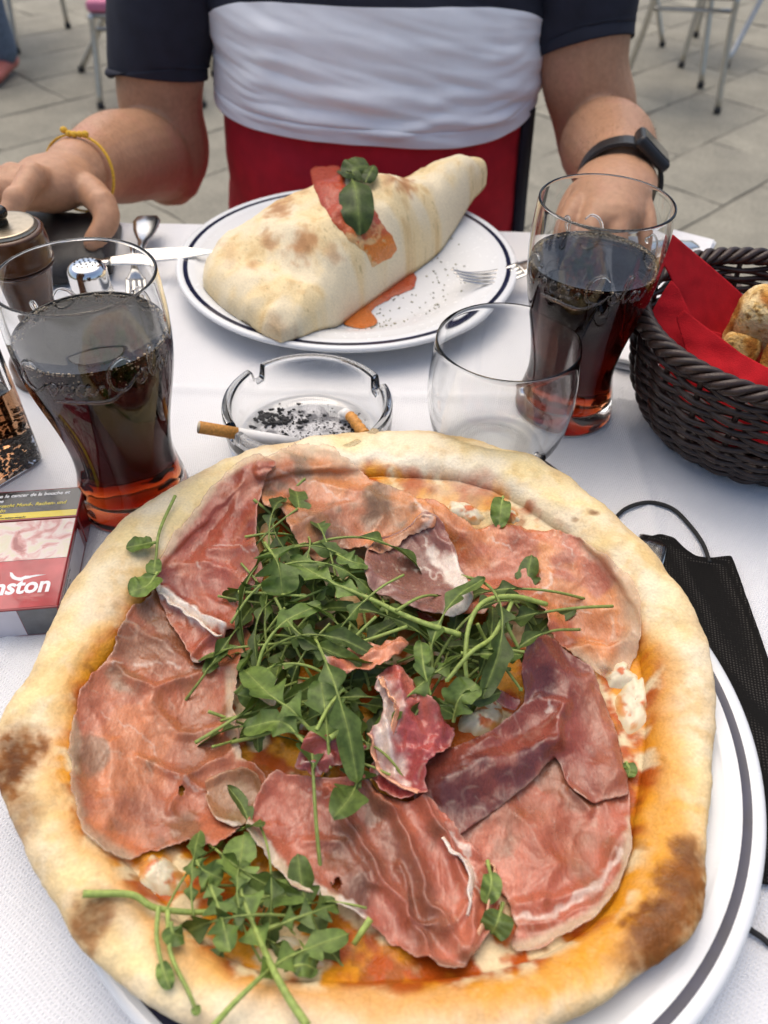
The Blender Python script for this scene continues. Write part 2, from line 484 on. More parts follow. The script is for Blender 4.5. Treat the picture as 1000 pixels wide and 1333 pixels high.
def pizza_z(x, y):
    th = np.arctan2(y - PCY, x - PCX); r = np.hypot(x - PCX, y - PCY)
    Ro, Ri = Rat(th, RO), Rat(th, RI)
    a = (Ro - Ri) / 2; rc = Ro - a
    c = np.clip((r - rc) / a, -1, 1)
    s = np.sqrt(np.clip(1 - np.abs(c) ** 2.3, 0, 1))
    zb = zbase(x, y)
    crust = np.where(c > 0, .010 + (HTOP - .010) * s, HFLAT + (HTOP - HFLAT) * s ** 1.2)
    z = np.where(c <= -1, HFLAT, crust)
    w = sst(-1.0, -.5, c)
    z = z + dough_noise(x, y) * w + (1 - w) * ((fbm(x * 70, y * 70, 3, 21) - .5) * .004)
    return zb + np.where(r > Ro, 0, z)
nth = 900
phis = np.concatenate([np.linspace(-75, 90, 34), np.linspace(92, 180, 36)[0:]])
th = np.linspace(-math.pi, math.pi, nth, endpoint=False)[:, None]
Ro, Ri = Rat(th, RO), Rat(th, RI)
a = (Ro - Ri) / 2; rc = Ro - a
ph = np.radians(phis)[None, :]
rr = rc + a * np.sign(np.cos(ph)) * np.abs(np.cos(ph)) ** .87
s = np.sin(ph)
zz = np.where(ph < math.pi / 2, np.where(s > 0, .010 + (HTOP - .010) * np.abs(s), .010 + .010 * s), HFLAT + (HTOP - HFLAT) * np.abs(s) ** 1.2)
flat = np.linspace(1, 0.002, 90)[None, 1:]
rr = np.concatenate([rr, Ri * flat], 1); zz = np.concatenate([np.tile(zz, (nth // zz.shape[0], 1)), HFLAT + 0 * Ri * flat], 1)
X = PCX + rr * np.cos(th); Y = PCY + rr * np.sin(th)
cc = np.clip((rr - rc) / a, -1, 1)
w = sst(-1.0, -.5, cc) * np.concatenate([np.tile(sst(-75, 20, phis), (nth, 1)), np.ones((nth, 89))], 1)
Z = zz + dough_noise(X, Y) * w + (1 - sst(-1.0, -.5, cc)) * ((fbm(X * 70, Y * 70, 3, 21) - .5) * .004)
lat = dough_noise(X + 3.1, Y + 1.7) * .6 * w * np.concatenate([np.tile(np.clip(np.cos(np.radians(phis)), 0, 1), (nth, 1)), np.zeros((nth, 89))], 1)
X = X + lat * np.cos(th); Y = Y + lat * np.sin(th)
Zw = Z + zbase(X, Y)
# dough colour: flour-pale crust, baked tan, char spots of the oven, oily orange sauce bed with melted cheese
def PX(u, v, z=.03):
    q = V(u, v, z); return q[..., 0], q[..., 1]
C_FLOUR = np.array([.80, .69, .48]); C_CREAM = np.array([.80, .64, .33]); C_TAN = np.array([.62, .40, .15]); C_GOLD = np.array([.70, .36, .03])
C_BROWN = np.array([.27, .088, .010]); C_CHAR = np.array([.075, .026, .009]); C_SAUCE = np.array([.40, .075, .008]); C_OIL = np.array([.66, .27, .015]); C_CHEESE = np.array([.74, .62, .38])
def lerp(a_, b_, t): return a_ + (b_ - a_) * np.clip(t, 0, 1)[..., None]
def spot(u, v, ru, rv, rot=0.0):          # soft irregular baking mark, sizes in the slice plane
    x0, y0 = PX(u, v); d = 1 / 2700.0
    dx, dy = X - x0, (Y - y0)
    c_, s_ = math.cos(rot), math.sin(rot)
    q = np.hypot((dx * c_ + dy * s_) / (ru * d), (-dx * s_ + dy * c_) / (rv * d))
    return q + (fbm(X * 130, Y * 130, 5, 77, .6) - .5) * .75
n1 = fbm(X * 60, Y * 60, 4, 31); n2 = fbm(X * 230, Y * 230, 4, 37); n3 = fbm(X * 28, Y * 28, 3, 41)
colr = lerp(C_FLOUR + 0 * X[..., None], C_CREAM, sst(.35, .65, n3))
side = sst(-.2, 1.0, cc)
colr = lerp(colr, C_TAN, sst(.50, .78, n1 * .65 + n2 * .35 + .07 * side) * .55)
colr = lerp(colr, np.array([.60, .44, .26]), .55 * sst(.35, .95, cc + (n1 - .5) * .4))
# golden band where the dough is baked hardest
for (u0, v0, ru, rv, rot, st, cz) in ((200, 760, 95, 60, .9, .75, C_TAN), (120, 880, 110, 45, 1.2, .55, C_TAN), (800, 1180, 150, 70, .65, .95, C_GOLD), (860, 1060, 110, 50, 1.5, .55, C_GOLD), (660, 1270, 150, 45, .25, .8, C_GOLD),
                                      (880, 900, 130, 30, 1.75, .5, C_TAN), (800, 720, 130, 26, 2.3, .5, C_TAN), (430, 1320, 160, 40, 0, .35, C_TAN), (640, 585, 140, 20, -.3, .55, C_TAN), (60, 1080, 120, 36, -1.1, .5, C_TAN)):
    colr = lerp(colr, cz, st * sst(1.15, .2, spot(u0, v0, ru, rv, rot)) * (.55 + .45 * sst(.35, .6, n2)))
colr = lerp(colr, np.array([.84, .74, .54]), .35 * sst(.50, .78, fbm(X * 120, Y * 120, 4, 55)) * sst(.0, .8, w))
for (u0, v0, ru, rv, rot, st) in ((480, 612, 190, 26, 0, .85), (640, 640, 90, 24, -.5, .8), (700, 672, 80, 22, -.6, .6), (350, 625, 90, 20, .4, .5), (200, 1200, 90, 36, -.7, .45), (420, 1320, 200, 30, 0, .4)):
    colr = lerp(colr, np.array([.84, .76, .60]), st * sst(1.2, .3, spot(u0, v0, ru, rv, rot)))
inn = sst(-.35, -.95, cc + (n1 - .5) * .7 + .25 * sst(.03, .09, Y - PCY))
oil = sst(.25, -.75, cc + (n1 - .5) * .9 - .85 * (sst(.06, -.10, Y - PCY) * sst(-.12, .10, X - PCX)) + 1.0 * sst(.03, .09, Y - PCY))
colr = lerp(colr, C_OIL, oil * .72)
bed = lerp(C_SAUCE + 0 * X[..., None], C_OIL, sst(.4, .7, fbm(X * 90, Y * 90, 3, 61)))
bed = lerp(bed, C_CHEESE, sst(.52, .66, fbm(X * 75, Y * 75, 4, 67)) * .9)
bed = lerp(bed, C_BROWN, .6 * sst(.66, .78, fbm(X * 150, Y * 150, 3, 71)))
colr = np.where(inn[..., None] > 0, lerp(colr, bed, inn), colr)
for (u0, v0, ru, rv, rot, st) in ((28, 1000, 52, 66, 0, 1.0), (130, 1208, 36, 40, .3, .8), (862, 1198, 74, 44, .9, 1.0), (884, 1160, 50, 30, 1.3, .8), (893, 1115, 40, 24, 1.5, .85), (835, 1235, 60, 30, .5, .7), (240, 1165, 20, 14, 0, .3), (35, 1075, 36, 46, 0, .45), (300, 790, 10, 10, 0, .5), (770, 682, 12, 10, 0, .7), (545, 643, 10, 7, 0, .5), (745, 688, 7, 6, 0, .6)):
    q = spot(u0, v0, ru, rv, rot) + 2 * inn
    colr = lerp(colr, C_BROWN, st * sst(1.0, .4, q) * (.6 + .4 * sst(.3, .55, fbm(X * 380, Y * 380, 3, 91))))
    colr = lerp(colr, C_CHAR, st ** 2 * sst(.75, .1, q) * .85)
def dough_mat():
    m = attr_mat('baked_dough', rough=.62, fine=700, fvar=.10, bmp=.45, bscale=700, bdist=.0009, sss=.0, spec=.22)
    nt = m.node_tree; b = nt.nodes['Principled BSDF']
    at = nt.nodes.new('ShaderNodeAttribute'); at.attribute_name = 'oil'
    mr = nt.nodes.new('ShaderNodeMapRange'); mr.inputs[3].default_value = .68; mr.inputs[4].default_value = .27
    nt.links.new(at.outputs['Fac'], mr.inputs[0]); nt.links.new(mr.outputs[0], b.inputs['Roughness'])
    return m
M_DOUGH = dough_mat()
vv_ = np.stack([X, Y, Zw + TZ], -1).reshape(-1, 3) - PO
mesh('crust', vv_, gridfaces(nth, X.shape[1], True, False), M_DOUGH, piz, color=colr.reshape(-1, 3), attrs={'oil': np.maximum(oil, inn).ravel()})

# ------------------------------------------------------------------ height map of the pizza, raised by every topping laid on it
MS = 0.0006
MX0, MY0 = PCX - .20, PCY - .20
MN = int(.40 / MS) + 1
gx = MX0 + np.arange(MN) * MS; gy = MY0 + np.arange(MN) * MS
GX, GY = np.meshgrid(gx, gy, indexing='ij')
HM = pizza_z(GX, GY)
def blur(h, sig):
    k = np.fft.fftfreq(MN, MS); g1 = np.exp(-2 * (math.pi * sig * k) ** 2)
    return np.fft.ifft2(np.fft.fft2(h) * g1[:, None] * g1[None, :]).real
def samp(h, x, y):
    fx = np.clip((x - MX0) / MS, 0, MN - 2.001); fy = np.clip((y - MY0) / MS, 0, MN - 2.001)
    i, j = fx.astype(int), fy.astype(int); a_, b_ = fx - i, fy - j
    return (h[i, j] * (1 - a_) + h[i + 1, j] * a_) * (1 - b_) + (h[i, j + 1] * (1 - a_) + h[i + 1, j + 1] * a_) * b_
def lay(u, v, h, off=0.0):      # where the sight line through a traced point meets the topping surface
    u = np.asarray(u, float); v = np.asarray(v, float)
    z = np.full(u.shape, .03)
    for _ in range(5):
        q = V(u, v, z); z = samp(h, q[..., 0], q[..., 1]) + off
    q = V(u, v, z)
    return q[..., 0], q[..., 1], z
def inside(u, v, poly):
    poly = np.asarray(poly, float); x0, y0 = poly[:, 0], poly[:, 1]; x1, y1 = np.roll(x0, -1), np.roll(y0, -1)
    r = np.zeros(u.shape, bool).ravel(); uu, vv2 = u.ravel(), v.ravel()
    for a_, b_, c_, d_ in zip(x0, y0, x1, y1):
        if b_ == d_: continue
        m_ = ((b_ > vv2) != (d_ > vv2)) & (uu < (c_ - a_) * (vv2 - b_) / (d_ - b_) + a_)
        r ^= m_
    return r.reshape(u.shape)
def polydist(u, v, pts, closed=False):
    p = np.asarray(pts, float); q = np.roll(p, -1, 0) if closed else p[1:]; p = p if closed else p[:-1]
    best = np.full(u.shape, 1e9); bu, bv = u.copy(), v.copy()
    for (x0, y0), (x1, y1) in zip(p, q):
        dx, dy = x1 - x0, y1 - y0; L = dx * dx + dy * dy + 1e-9
        t = np.clip(((u - x0) * dx + (v - y0) * dy) / L, 0, 1)
        cx, cy = x0 + t * dx, y0 + t * dy; d = (u - cx) ** 2 + (v - cy) ** 2
        k = d < best; best = np.where(k, d, best); bu = np.where(k, cx, bu); bv = np.where(k, cy, bv)
    return np.sqrt(best), bu, bv

# ------------------------------------------------------------------ rocket leaves and melted cheese
def leaf_mat():
    m = attr_mat('rocket_leaf', rough=.48, fine=350, fvar=.25, bmp=.5, bscale=700, bdist=.0005, spec=.4)
    nt = m.node_tree; b = nt.nodes['Principled BSDF']; out = nt.nodes['Material Output']
    tr = nt.nodes.new('ShaderNodeBsdfTranslucent'); mx = nt.nodes.new('ShaderNodeMixShader'); mx.inputs[0].default_value = .22
    hs = nt.nodes.new('ShaderNodeHueSaturation'); hs.inputs['Value'].default_value = 1.3; hs.inputs['Saturation'].default_value = 1.15
    nt.links.new(b.inputs['Base Color'].links[0].from_socket, hs.inputs['Color']); nt.links.new(hs.outputs[0], tr.inputs[0])
    nt.links.new(b.outputs[0], mx.inputs[1]); nt.links.new(tr.outputs[0], mx.inputs[2]); nt.links.new(mx.outputs[0], out.inputs[0])
    return m
M_LEAF = leaf_mat()
G_DARK = np.array([.044, .082, .016]); G_MID = np.array([.155, .225, .048]); G_STEM = np.array([.33, .42, .12])
def leaf_vf(path, width, pf=.4, lobes=3, seed=0, up=None, fold=.25, roll=0.0, n=46, tint=0.0, stem_r=.0009):
    """rocket leaf along a 3D midrib: bare stalk for the first pf of its length, then a lobed blade"""
    r_ = random.Random(seed)
    p = catmull(path, n); t, _, _ = frames(p)
    upv = np.array([0, 0, 1.0]) if up is None else np.asarray(up, float)
    a_ = upv - t * (t @ upv)[:, None]; a_ /= np.linalg.norm(a_, axis=1)[:, None] + 1e-9
    sd = np.cross(t, a_)
    c_, s_ = math.cos(roll), math.sin(roll)
    sd, a_ = sd * c_ + a_ * s_, a_ * c_ - sd * s_
    sv = np.linspace(0, 1, n); b = np.clip((sv - pf) / (1 - pf), 0, 1)
    env = np.minimum(1, (b / .22) ** .8) * np.sqrt(np.clip(1 - np.clip((b - .74) / .26, 0, 1) ** 2.2, 0, 1))
    if lobes == 0: env = np.sqrt(np.clip(1 - np.abs(2 * b ** .85 - 1) ** 2.2, 0, 1))
    mb = MB()
    sc = [width * r_.uniform(.85, 1.1), width * r_.uniform(.85, 1.1)]
    k = 9; cs = np.linspace(-1, 1, k)
    V_ = np.zeros((n, k, 3)); Cc = np.zeros((n, k, 3))
    for ci, c in enumerate(cs):
        side_ = 0 if c < 0 else 1
        if lobes > 0:
            lw = .5 + .5 * np.cos(2 * np.pi * (b * (lobes + .5) - .5) + (0.5 if side_ else -.3))
            lob = np.where(b > 1 - .8 / (lobes + .5), 1, .10 + .90 * lw ** 1.8)
            big = np.where(b > 1 - .8 / (lobes + .5), .78, 1.0)
        else: lob, big = 1.0, 1.0
        wd_ = np.maximum(env * lob * big * sc[side_], 1e-5)
        und = (vnoise(b * 6 + 3 * side_, b * 0 + seed, seed) - .5) * .5 * width * abs(c)
        fwd = -width * .35 * (1 - lob if lobes else 0) * abs(c)       # lobes point forward
        V_[:, ci] = p + sd * (wd_ * c)[:, None] + a_ * (fold * wd_ * abs(c) ** 1.6 + und)[:, None] - t * np.reshape(fwd, (-1, 1)) * -1.0
        col = G_DARK + (G_MID - G_DARK) * (.15 + .8 * vnoise(b * 7 + c * 1.5, b * 0 + seed * .7, seed + 3))[:, None]
        col = col * (1 + tint)
        if abs(c) < .05: col = col * .62 + G_STEM * .38
        Cc[:, ci] = col
    i0 = int(pf * n)
    mb.add(V_[i0:].reshape(-1, 3), gridfaces(n - i0, k), Cc[i0:].reshape(-1, 3))
    st = np.interp(sv, [0, .05, pf, 1], [stem_r * 1.05, stem_r, stem_r * .8, stem_r * .16])
    v, f = tube_vf(p - a_ * st[:, None] * .3, st, 7)
    gcol = np.repeat(G_STEM[None] * (1 - .25 * sv[:, None]) * np.array([1.0, 1.0, .9]), 7, 0)
    mb.add(v, f, gcol * (1 + tint * .5))
    return mb
leaf_protos = []
for i in range(16):
    r_ = random.Random(100 + i)
    L = r_.uniform(.044, .078); bend = r_.uniform(-.8, .8); arch = r_.uniform(.05, .26); side_ = r_.uniform(-.3, .3)
    tt = np.linspace(0, 1, 6)
    pth = np.stack([(tt - .5) * L, bend * L * (tt - .5) ** 2 + side_ * L * (tt - .5) ** 3, arch * L * (1 - (2 * tt - 1) ** 2) * r_.choice([1, 1, -.4])], -1)
    mb = leaf_vf(pth, r_.uniform(.0046, .0074), r_.uniform(.2, .48), r_.choice([2, 2, 3, 3, 1]), i * 7 + 1, fold=r_.uniform(-.35, .7), roll=r_.uniform(-.7, .7), n=52, tint=r_.uniform(-.45, .15), stem_r=.0008)
    o = mb.build('arugula_leaf', M_LEAF, piz, color=True); leaf_protos.append(o)
ZA = [(335, 650), (420, 690), (470, 700), (520, 800), (690, 770), (715, 840), (690, 900), (640, 950), (560, 960), (480, 1010), (400, 1030), (320, 990), (300, 860), (310, 760)]
ZB = [(250, 1080), (330, 1080), (420, 1160), (500, 1215), (470, 1235), (370, 1240), (280, 1210), (230, 1140)]
def mound(poly, h, soft, seed):
    q = [lay(np.array([p[0]]), np.array([p[1]]), HM) for p in poly]
    pw = [(a_[0][0], a_[1][0]) for a_ in q]
    ins = inside(GX, GY, pw).astype(float)
    m_ = blur(ins, soft)
    return m_ * h * (.55 + .9 * fbm(GX * 60, GY * 60, 3, seed))
H0 = HM.copy()
HL = HM + mound(ZA, .016, .008, 5) + mound(ZB, .009, .006, 6)
COVER = [[(470, 700), (545, 655), (610, 720), (625, 790), (590, 815), (500, 795)], [(330, 590), (480, 610), (560, 660), (540, 700), (480, 715), (418, 735), (385, 720), (365, 662)], [(204, 760), (300, 610), (345, 600), (345, 765), (320, 780), (330, 818), (250, 870)], [(676, 842), (720, 830), (820, 1000), (560, 1050), (570, 985), (665, 935)],
         [(483, 899), (514, 868), (595, 953), (550, 1040), (490, 1030)], [(318, 1078), (350, 1004), (490, 1010), (650, 1150), (600, 1262), (500, 1215), (380, 1150)], [(90, 900), (310, 800), (305, 900), (345, 1010), (330, 1070), (170, 1115)], [(384, 1005), (403, 954), (480, 977), (435, 1003)], [(545, 652), (830, 720), (830, 880), (745, 855), (700, 790), (620, 795)]]
used = 0
def scatter(poly, n, lo, hi, seed, sc=(.75, 1.15)):
    global used
    r_ = random.Random(seed); us = [p[0] for p in poly]; vs = [p[1] for p in poly]; k = 0
    while k < n:
        u_, v_ = r_.uniform(min(us), max(us)), r_.uniform(min(vs), max(vs))
        if not inside(np.array([u_]), np.array([v_]), poly)[0]: continue
        x, y, z = [float(q[0]) for q in lay(np.array([u_]), np.array([v_]), H0)]
        zt = float(samp(HL, np.array([x]), np.array([y]))[0])
        f = (k / n) ** .8
        if any(inside(u_ + 26 * np.cos(np.arange(8) * .785), v_ + 22 * np.sin(np.arange(8) * .785), c_).any() for c_ in COVER): f = min(f, .3)
        if any(inside(np.array([u_]), np.array([v_]), c_)[0] for c_ in COVER):
            if r_.random() < .6: continue
            f = 0; zt = z + .002
        if used < len(leaf_protos): o = leaf_protos[used]
        else:
            o = random.choice(leaf_protos).copy(); COL.objects.link(o); o.parent = piz
        used += 1
        s_ = r_.uniform(*sc)
        o.location = (x - PCX, y - PCY, z + (zt - z) * (lo + (hi - lo) * f) + .0015)
        o.rotation_euler = (r_.gauss(0, .38), r_.gauss(0, .26), r_.uniform(0, 6.283)); o.scale = (s_, s_, s_)
        k += 1
scatter(ZA, 96, .1, 1.0, 11)
scatter([(315, 680), (420, 720), (470, 800), (560, 800), (560, 860), (430, 890), (330, 860), (315, 760)], 30, .8, 1.1, 14, (.7, 1.0))
scatter(ZB, 16, .05, .8, 12, (.6, .9))
def hero(pts, width, pf, lobes, seed, fold=.25, roll=0.0, tint=.2, base=None, stem_r=.0009):
    """one recognisable leaf: midrib traced as (u, v, height above the topping)"""
    w = []
    for u_, v_, h_ in pts:
        x, y, z = lay(np.array([u_]), np.array([v_]), HL if base is None else base, h_)
        w.append((x[0] - PCX, y[0] - PCY, z[0]))
    n = 60
    return leaf_vf(w, width, pf, lobes, seed, fold=fold, roll=roll, n=n, tint=tint, stem_r=stem_r).build('arugula_leaf', M_LEAF, piz, color=True)

M_CHEESE = attr_mat('melted_cheese', rough=.32, fine=300, fvar=.05, bmp=.25, bscale=350, sss=.15)
def cheese(u, v, ru, rv, rot, seed, h=.004):
    nr, nt_ = 18, 44
    tt = np.linspace(0, 2 * math.pi, nt_, endpoint=False)[None, :]; rr_ = np.linspace(0.02, 1, nr)[:, None]
    lob = 1 + .35 * (fbm(np.cos(tt) * 1.6 + seed, np.sin(tt) * 1.6, 3, seed) - .5) * 2
    uu = u + (ru * np.cos(tt) * math.cos(rot) - rv * np.sin(tt) * math.sin(rot)) * rr_ * lob
    vv2 = v + (ru * np.cos(tt) * math.sin(rot) + rv * np.sin(tt) * math.cos(rot)) * rr_ * lob
    x, y, z = lay(uu, vv2, HM)
    z = z + h * (1 - rr_ ** 2.5) * (.6 + .8 * fbm(x * 180, y * 180, 3, seed)) - .0008 * rr_
    q = fbm(x * 170, y * 170, 4, seed + 5)
    c = lerp(np.array([.70, .62, .44]) + 0 * x[..., None], np.array([.55, .13, .03]), sst(.58, .72, q)) 
    c = lerp(c, np.array([.62, .36, .10]), .6 * sst(.6, 1, rr_ + 0 * x + (q - .5)))
    mesh('mozzarella', np.stack([x - PCX, y - PCY, z], -1).reshape(-1, 3), gridfaces(nr, nt_, False, True), M_CHEESE, piz, color=c.reshape(-1, 3))
for k, a_ in enumerate(((825, 915, 26, 40, .1, 1), (808, 880, 20, 18, 0, 2), (628, 938, 30, 20, -.3, 3), (575, 858, 22, 26, .2, 4), (605, 668, 28, 14, .4, 5), (660, 672, 20, 10, .4, 15), (210, 1138, 34, 26, .6, 6), (372, 1228, 22, 12, .2, 7), (350, 1205, 16, 12, 0, 8), (400, 1252, 26, 12, .1, 9), (640, 920, 16, 12, 0, 10), (360, 895, 18, 14, 0, 11), (395, 940, 16, 12, 0, 12), (415, 845, 18, 12, 0, 13), (425, 985, 16, 10, 0, 14))):
    cheese(*a_)

# ------------------------------------------------------------------ cured ham slices, each draped on what lies under it
M_HAM = attr_mat('cured_ham', rough=.20, rough2=.38, fine=1300, fvar=.12, bmp=.45, bscale=800, bdist=.0007, sss=.12, spec=.45, stretch=(1, .45, 1), alpha='opac')
hb = M_HAM.node_tree.nodes['Principled BSDF']; hb.inputs['Coat Weight'].default_value = .22; hb.inputs['Coat Roughness'].default_value = .16
FAT = np.array([.76, .60, .46]); FATW = np.array([.80, .68, .58])
def AL(r, g_, b): return lin(r, g_, b, 1.10) * np.array([.99, 1.045, .85])
HS = HL.copy()
slice_no = 0
def ham(poly, cols, seed, ridges=(), fat=(), rim=(), dark=(), amp=.0016, rag=5.0, lift=.0022, veins=.5, freq=42, opac=.96, name='prosciutto_slice', label=None, step=1.7, clear=(), holes=(), off=0.0, tone=()):
    """poly traced in the photograph; ridges = (polyline, height, width); fat / rim / dark = painted fat streaks, translucent rims, dark muscle"""
    global HS, slice_no
    slice_no += 1
    p = np.asarray(poly, float); q = np.roll(p, -1, 0)
    bp = []
    for (x0, y0), (x1, y1) in zip(p, q):
        n = max(2, int(math.hypot(x1 - x0, y1 - y0) / 2.2))
        for k in range(n): bp.append((x0 + (x1 - x0) * k / n, y0 + (y1 - y0) * k / n))
    bp = np.array(bp)
    k5 = np.array([1, 2, 3, 2, 1.]); k5 /= k5.sum()
    bp = sum(w_ * np.roll(bp, s_, 0) for w_, s_ in zip(k5, (-4, -2, 0, 2, 4)))
    nrm = np.roll(bp, -1, 0) - np.roll(bp, 1, 0); nrm /= np.linalg.norm(nrm, axis=1)[:, None] + 1e-9
    nz = (fbm(bp[:, 0] / 16, bp[:, 1] / 16, 4, seed, .62) - .5) * 2
    nz = nz * rag * (.4 + 1.2 * vnoise(bp[:, 0] / 60, bp[:, 1] / 60, seed + 9))
    bp = bp + np.stack([nrm[:, 1], -nrm[:, 0]], -1) * nz[:, None]
    u0, v0 = bp.min(0) - 3; u1, v1 = bp.max(0) + 3
    us = np.arange(u0, u1, step); vs = np.arange(v0, v1, step)
    U, W = np.meshgrid(us, vs, indexing='ij')
    cin = inside((U[:-1, :-1] + U[1:, 1:]) / 2, (W[:-1, :-1] + W[1:, 1:]) / 2, bp)
    for hx, hy, hr in holes:
        cu, cv = (U[:-1, :-1] + U[1:, 1:]) / 2, (W[:-1, :-1] + W[1:, 1:]) / 2
        cin &= np.hypot(cu - hx, (cv - hy) * .6) + (vnoise(cu / 5, cv / 5, seed) - .5) * hr > hr
    cnt = np.zeros(U.shape, int)
    cnt[:-1, :-1] += cin; cnt[1:, :-1] += cin; cnt[:-1, 1:] += cin; cnt[1:, 1:] += cin
    keep = cnt > 0
    idx = -np.ones(U.shape, int); idx[keep] = np.arange(keep.sum())
    u_, v_ = U[keep], W[keep]; cn = cnt[keep]
    dist, bu, bv = polydist(u_, v_, bp, True)
    e = (cn < 4) & (dist < step * 1.3)
    u_ = np.where(e, bu, u_); v_ = np.where(e, bv, v_); dist = np.where(e, 0, dist)
    ci, cj = np.nonzero(cin)
    F = np.stack([idx[ci, cj], idx[ci, cj + 1], idx[ci + 1, cj + 1], idx[ci + 1, cj]], -1)
    B = np.maximum(blur(HS, .0045), blur(HS, .0016) + .0002) + .0008 + off
    x, y, z = lay(u_, v_, B)
    wr = amp * (fbm(x * freq, y * freq, 3, seed) - .5) * 2 + amp * .5 * (ridge(x * freq * 2.2 + 3, y * freq * 2.2, 2, seed + 2) - .6) + amp * .28 * (ridge(x * 230 + 5 * vnoise(x * 60, y * 60, seed), y * 170, 2, seed + 21) - .6)
    for pts, h, w_ in ridges:
        d, _, _ = polydist(u_ + (vnoise(u_ / 25, v_ / 25, seed + 4) - .5) * 9, v_ + (vnoise(u_ / 25, v_ / 25, seed + 5) - .5) * 9, pts)
        wr = wr + h * np.exp(-(d / w_) ** 1.6)
    edge = np.exp(-dist / 11.0)
    wr = wr + edge * lift * (fbm(x * 110, y * 110, 2, seed + 6) - .35) * 2
    z = z + np.maximum(wr, -.0012) + .0006
    c1, c2, c3 = [np.asarray(c_) for c_ in cols]
    wx, wy = x + .006 * (fbm(x * 60, y * 60, 3, seed + 7) - .5), y + .006 * (fbm(x * 60, y * 60, 3, seed + 8) - .5)
    m1 = fbm(wx * 38, wy * 38, 3, seed + 9)
    c = lerp(c1 + 0 * x[:, None], c2, sst(.36, .62, m1))
    c = lerp(c, c3, sst(.52, .72, fbm(wx * 55 + 9, wy * 55, 3, seed + 10)))
    op = np.full(x.shape, opac) - .10 * sst(.45, .7, fbm(x * 45, y * 45, 2, seed + 30))
    for pts, w_, st in dark:
        d, _, _ = polydist(u_, v_, pts)
        c = lerp(c, c3 * .75, st * np.exp(-(d / w_) ** 2))
    for pts, w_, c9, st in tone:
        d, _, _ = polydist(u_, v_, pts)
        c = lerp(c, np.asarray(c9), st * np.exp(-(d / w_) ** 2))
    g2 = fbm(wx * 420, wy * 150, 3, seed + 12)
    c = c * (1 + .34 * (g2 - .5))[:, None]
    vn = ridge(wx * 62, wy * 62, 2, seed + 11)
    vmask = sst(.4, .7, fbm(x * 30, y * 30, 2, seed + 13))
    c = lerp(c, FAT, veins * vmask * sst(.88, .99, vn) * .5)
    c = lerp(c, FAT, veins * .4 * sst(.88, .99, ridge(wx * 150, wy * 150, 2, seed + 14)))
    c = lerp(c, c * .7, .45 * sst(.6, .78, fbm(wx * 70, wy * 70, 3, seed + 15)))
    c = lerp(c, c * np.array([1.05, 1.12, 1.1]), sst(.45, .7, fbm(wx * 24 + 4, wy * 24, 2, seed + 31)))
    for pts, w_, st in fat:
        d, _, _ = polydist(u_ + (fbm(u_ / 14, v_ / 14, 3, seed + 16) - .5) * 16, v_ + (fbm(u_ / 14, v_ / 14, 3, seed + 17) - .5) * 16, pts)
        k = st * sst(w_ * 1.2, w_ * .2, d) * (1 if w_ > 4.5 else .75 * sst(.3, .62, fbm(u_ / 13 + 7, v_ / 13, 2, seed + 41)))
        c = lerp(c, FATW, k)
    for pts, w_, st in rim:
        d, _, _ = polydist(u_ + (fbm(u_ / 22, v_ / 22, 3, seed + 18) - .5) * 18, v_, pts)
        k = sst(w_ * 1.35, w_ * .1, d)
        c = lerp(c, FAT * np.array([1.08, 1.04, .92]), k * .8); op = op - k * st
    for pts, w_, st in clear:
        d, _, _ = polydist(u_, v_, pts)
        op = op - st * np.exp(-(d / w_) ** 2)
    c = lerp(c, FAT, .25 * np.exp(-dist / 2.2) * sst(.3, .6, vnoise(u_ / 18, v_ / 18, seed + 19)))
    i = np.clip(((x - MX0) / MS).astype(int), 0, MN - 2); j = np.clip(((y - MY0) / MS).astype(int), 0, MN - 2)
    for a_ in (0, 1):
        for b_ in (0, 1): np.maximum.at(HS, (i + a_, j + b_), z)
    o = mesh(name, np.stack([x - PCX, y - PCY, z], -1), F, M_HAM, piz, color=np.clip(c, .01, .9), attrs={'opac': np.clip(op, .15, 1)})
    s_ = o.modifiers.new('thick', 'SOLIDIFY'); s_.thickness = .00035; s_.offset = -1
    if label: o['label'] = label
    return o

# left large pale slice
ham([(165, 800), (205, 765), (250, 780), (310, 800), (328, 830), (340, 845), (312, 856), (312, 880), (305, 900), (302, 925), (311, 960), (318, 990), (345, 1008), (348, 1030), (330, 1062), (298, 1090), (285, 1100), (245, 1097), (212, 1106), (188, 1110), (165, 1124), (135, 1108), (110, 1085), (95, 1030), (91, 970), (97, 930), (112, 890), (150, 852), (157, 825)],
    (AL(192, 112, 82), AL(172, 96, 74), AL(140, 92, 72)), 101, amp=.0016, opac=.95, veins=.55,
    ridges=[([(150, 870), (200, 905), (262, 880), (310, 870)], .003, 9), ([(180, 990), (230, 1010), (262, 1030)], .0025, 8), ([(120, 920), (150, 1000), (140, 1080)], .002, 16), ([(200, 920), (230, 960), (300, 950)], .0022, 10), ([(225, 1060), (250, 1010), (300, 985)], .0026, 8), ([(165, 820), (215, 840), (250, 870)], .002, 10)],
    rim=[([(93, 940), (94, 1030), (112, 1090), (165, 1122)], 13, .5), ([(300, 880), (302, 940), (315, 985)], 8, .3)], fat=[([(150, 868), (230, 868), (305, 872)], 3, .5), ([(200, 1000), (250, 1025), (290, 1040)], 2, .4), ([(130, 930), (190, 960), (215, 1000)], 1.6, .4)],
    dark=[([(160, 840), (210, 850), (240, 830)], 30, .7), ([(260, 940), (250, 1000)], 26, .55), ([(180, 1050), (220, 1070)], 26, .4)], holes=[(237, 1034, 4)], label='pale large ham slice with a translucent rind at the left crust')
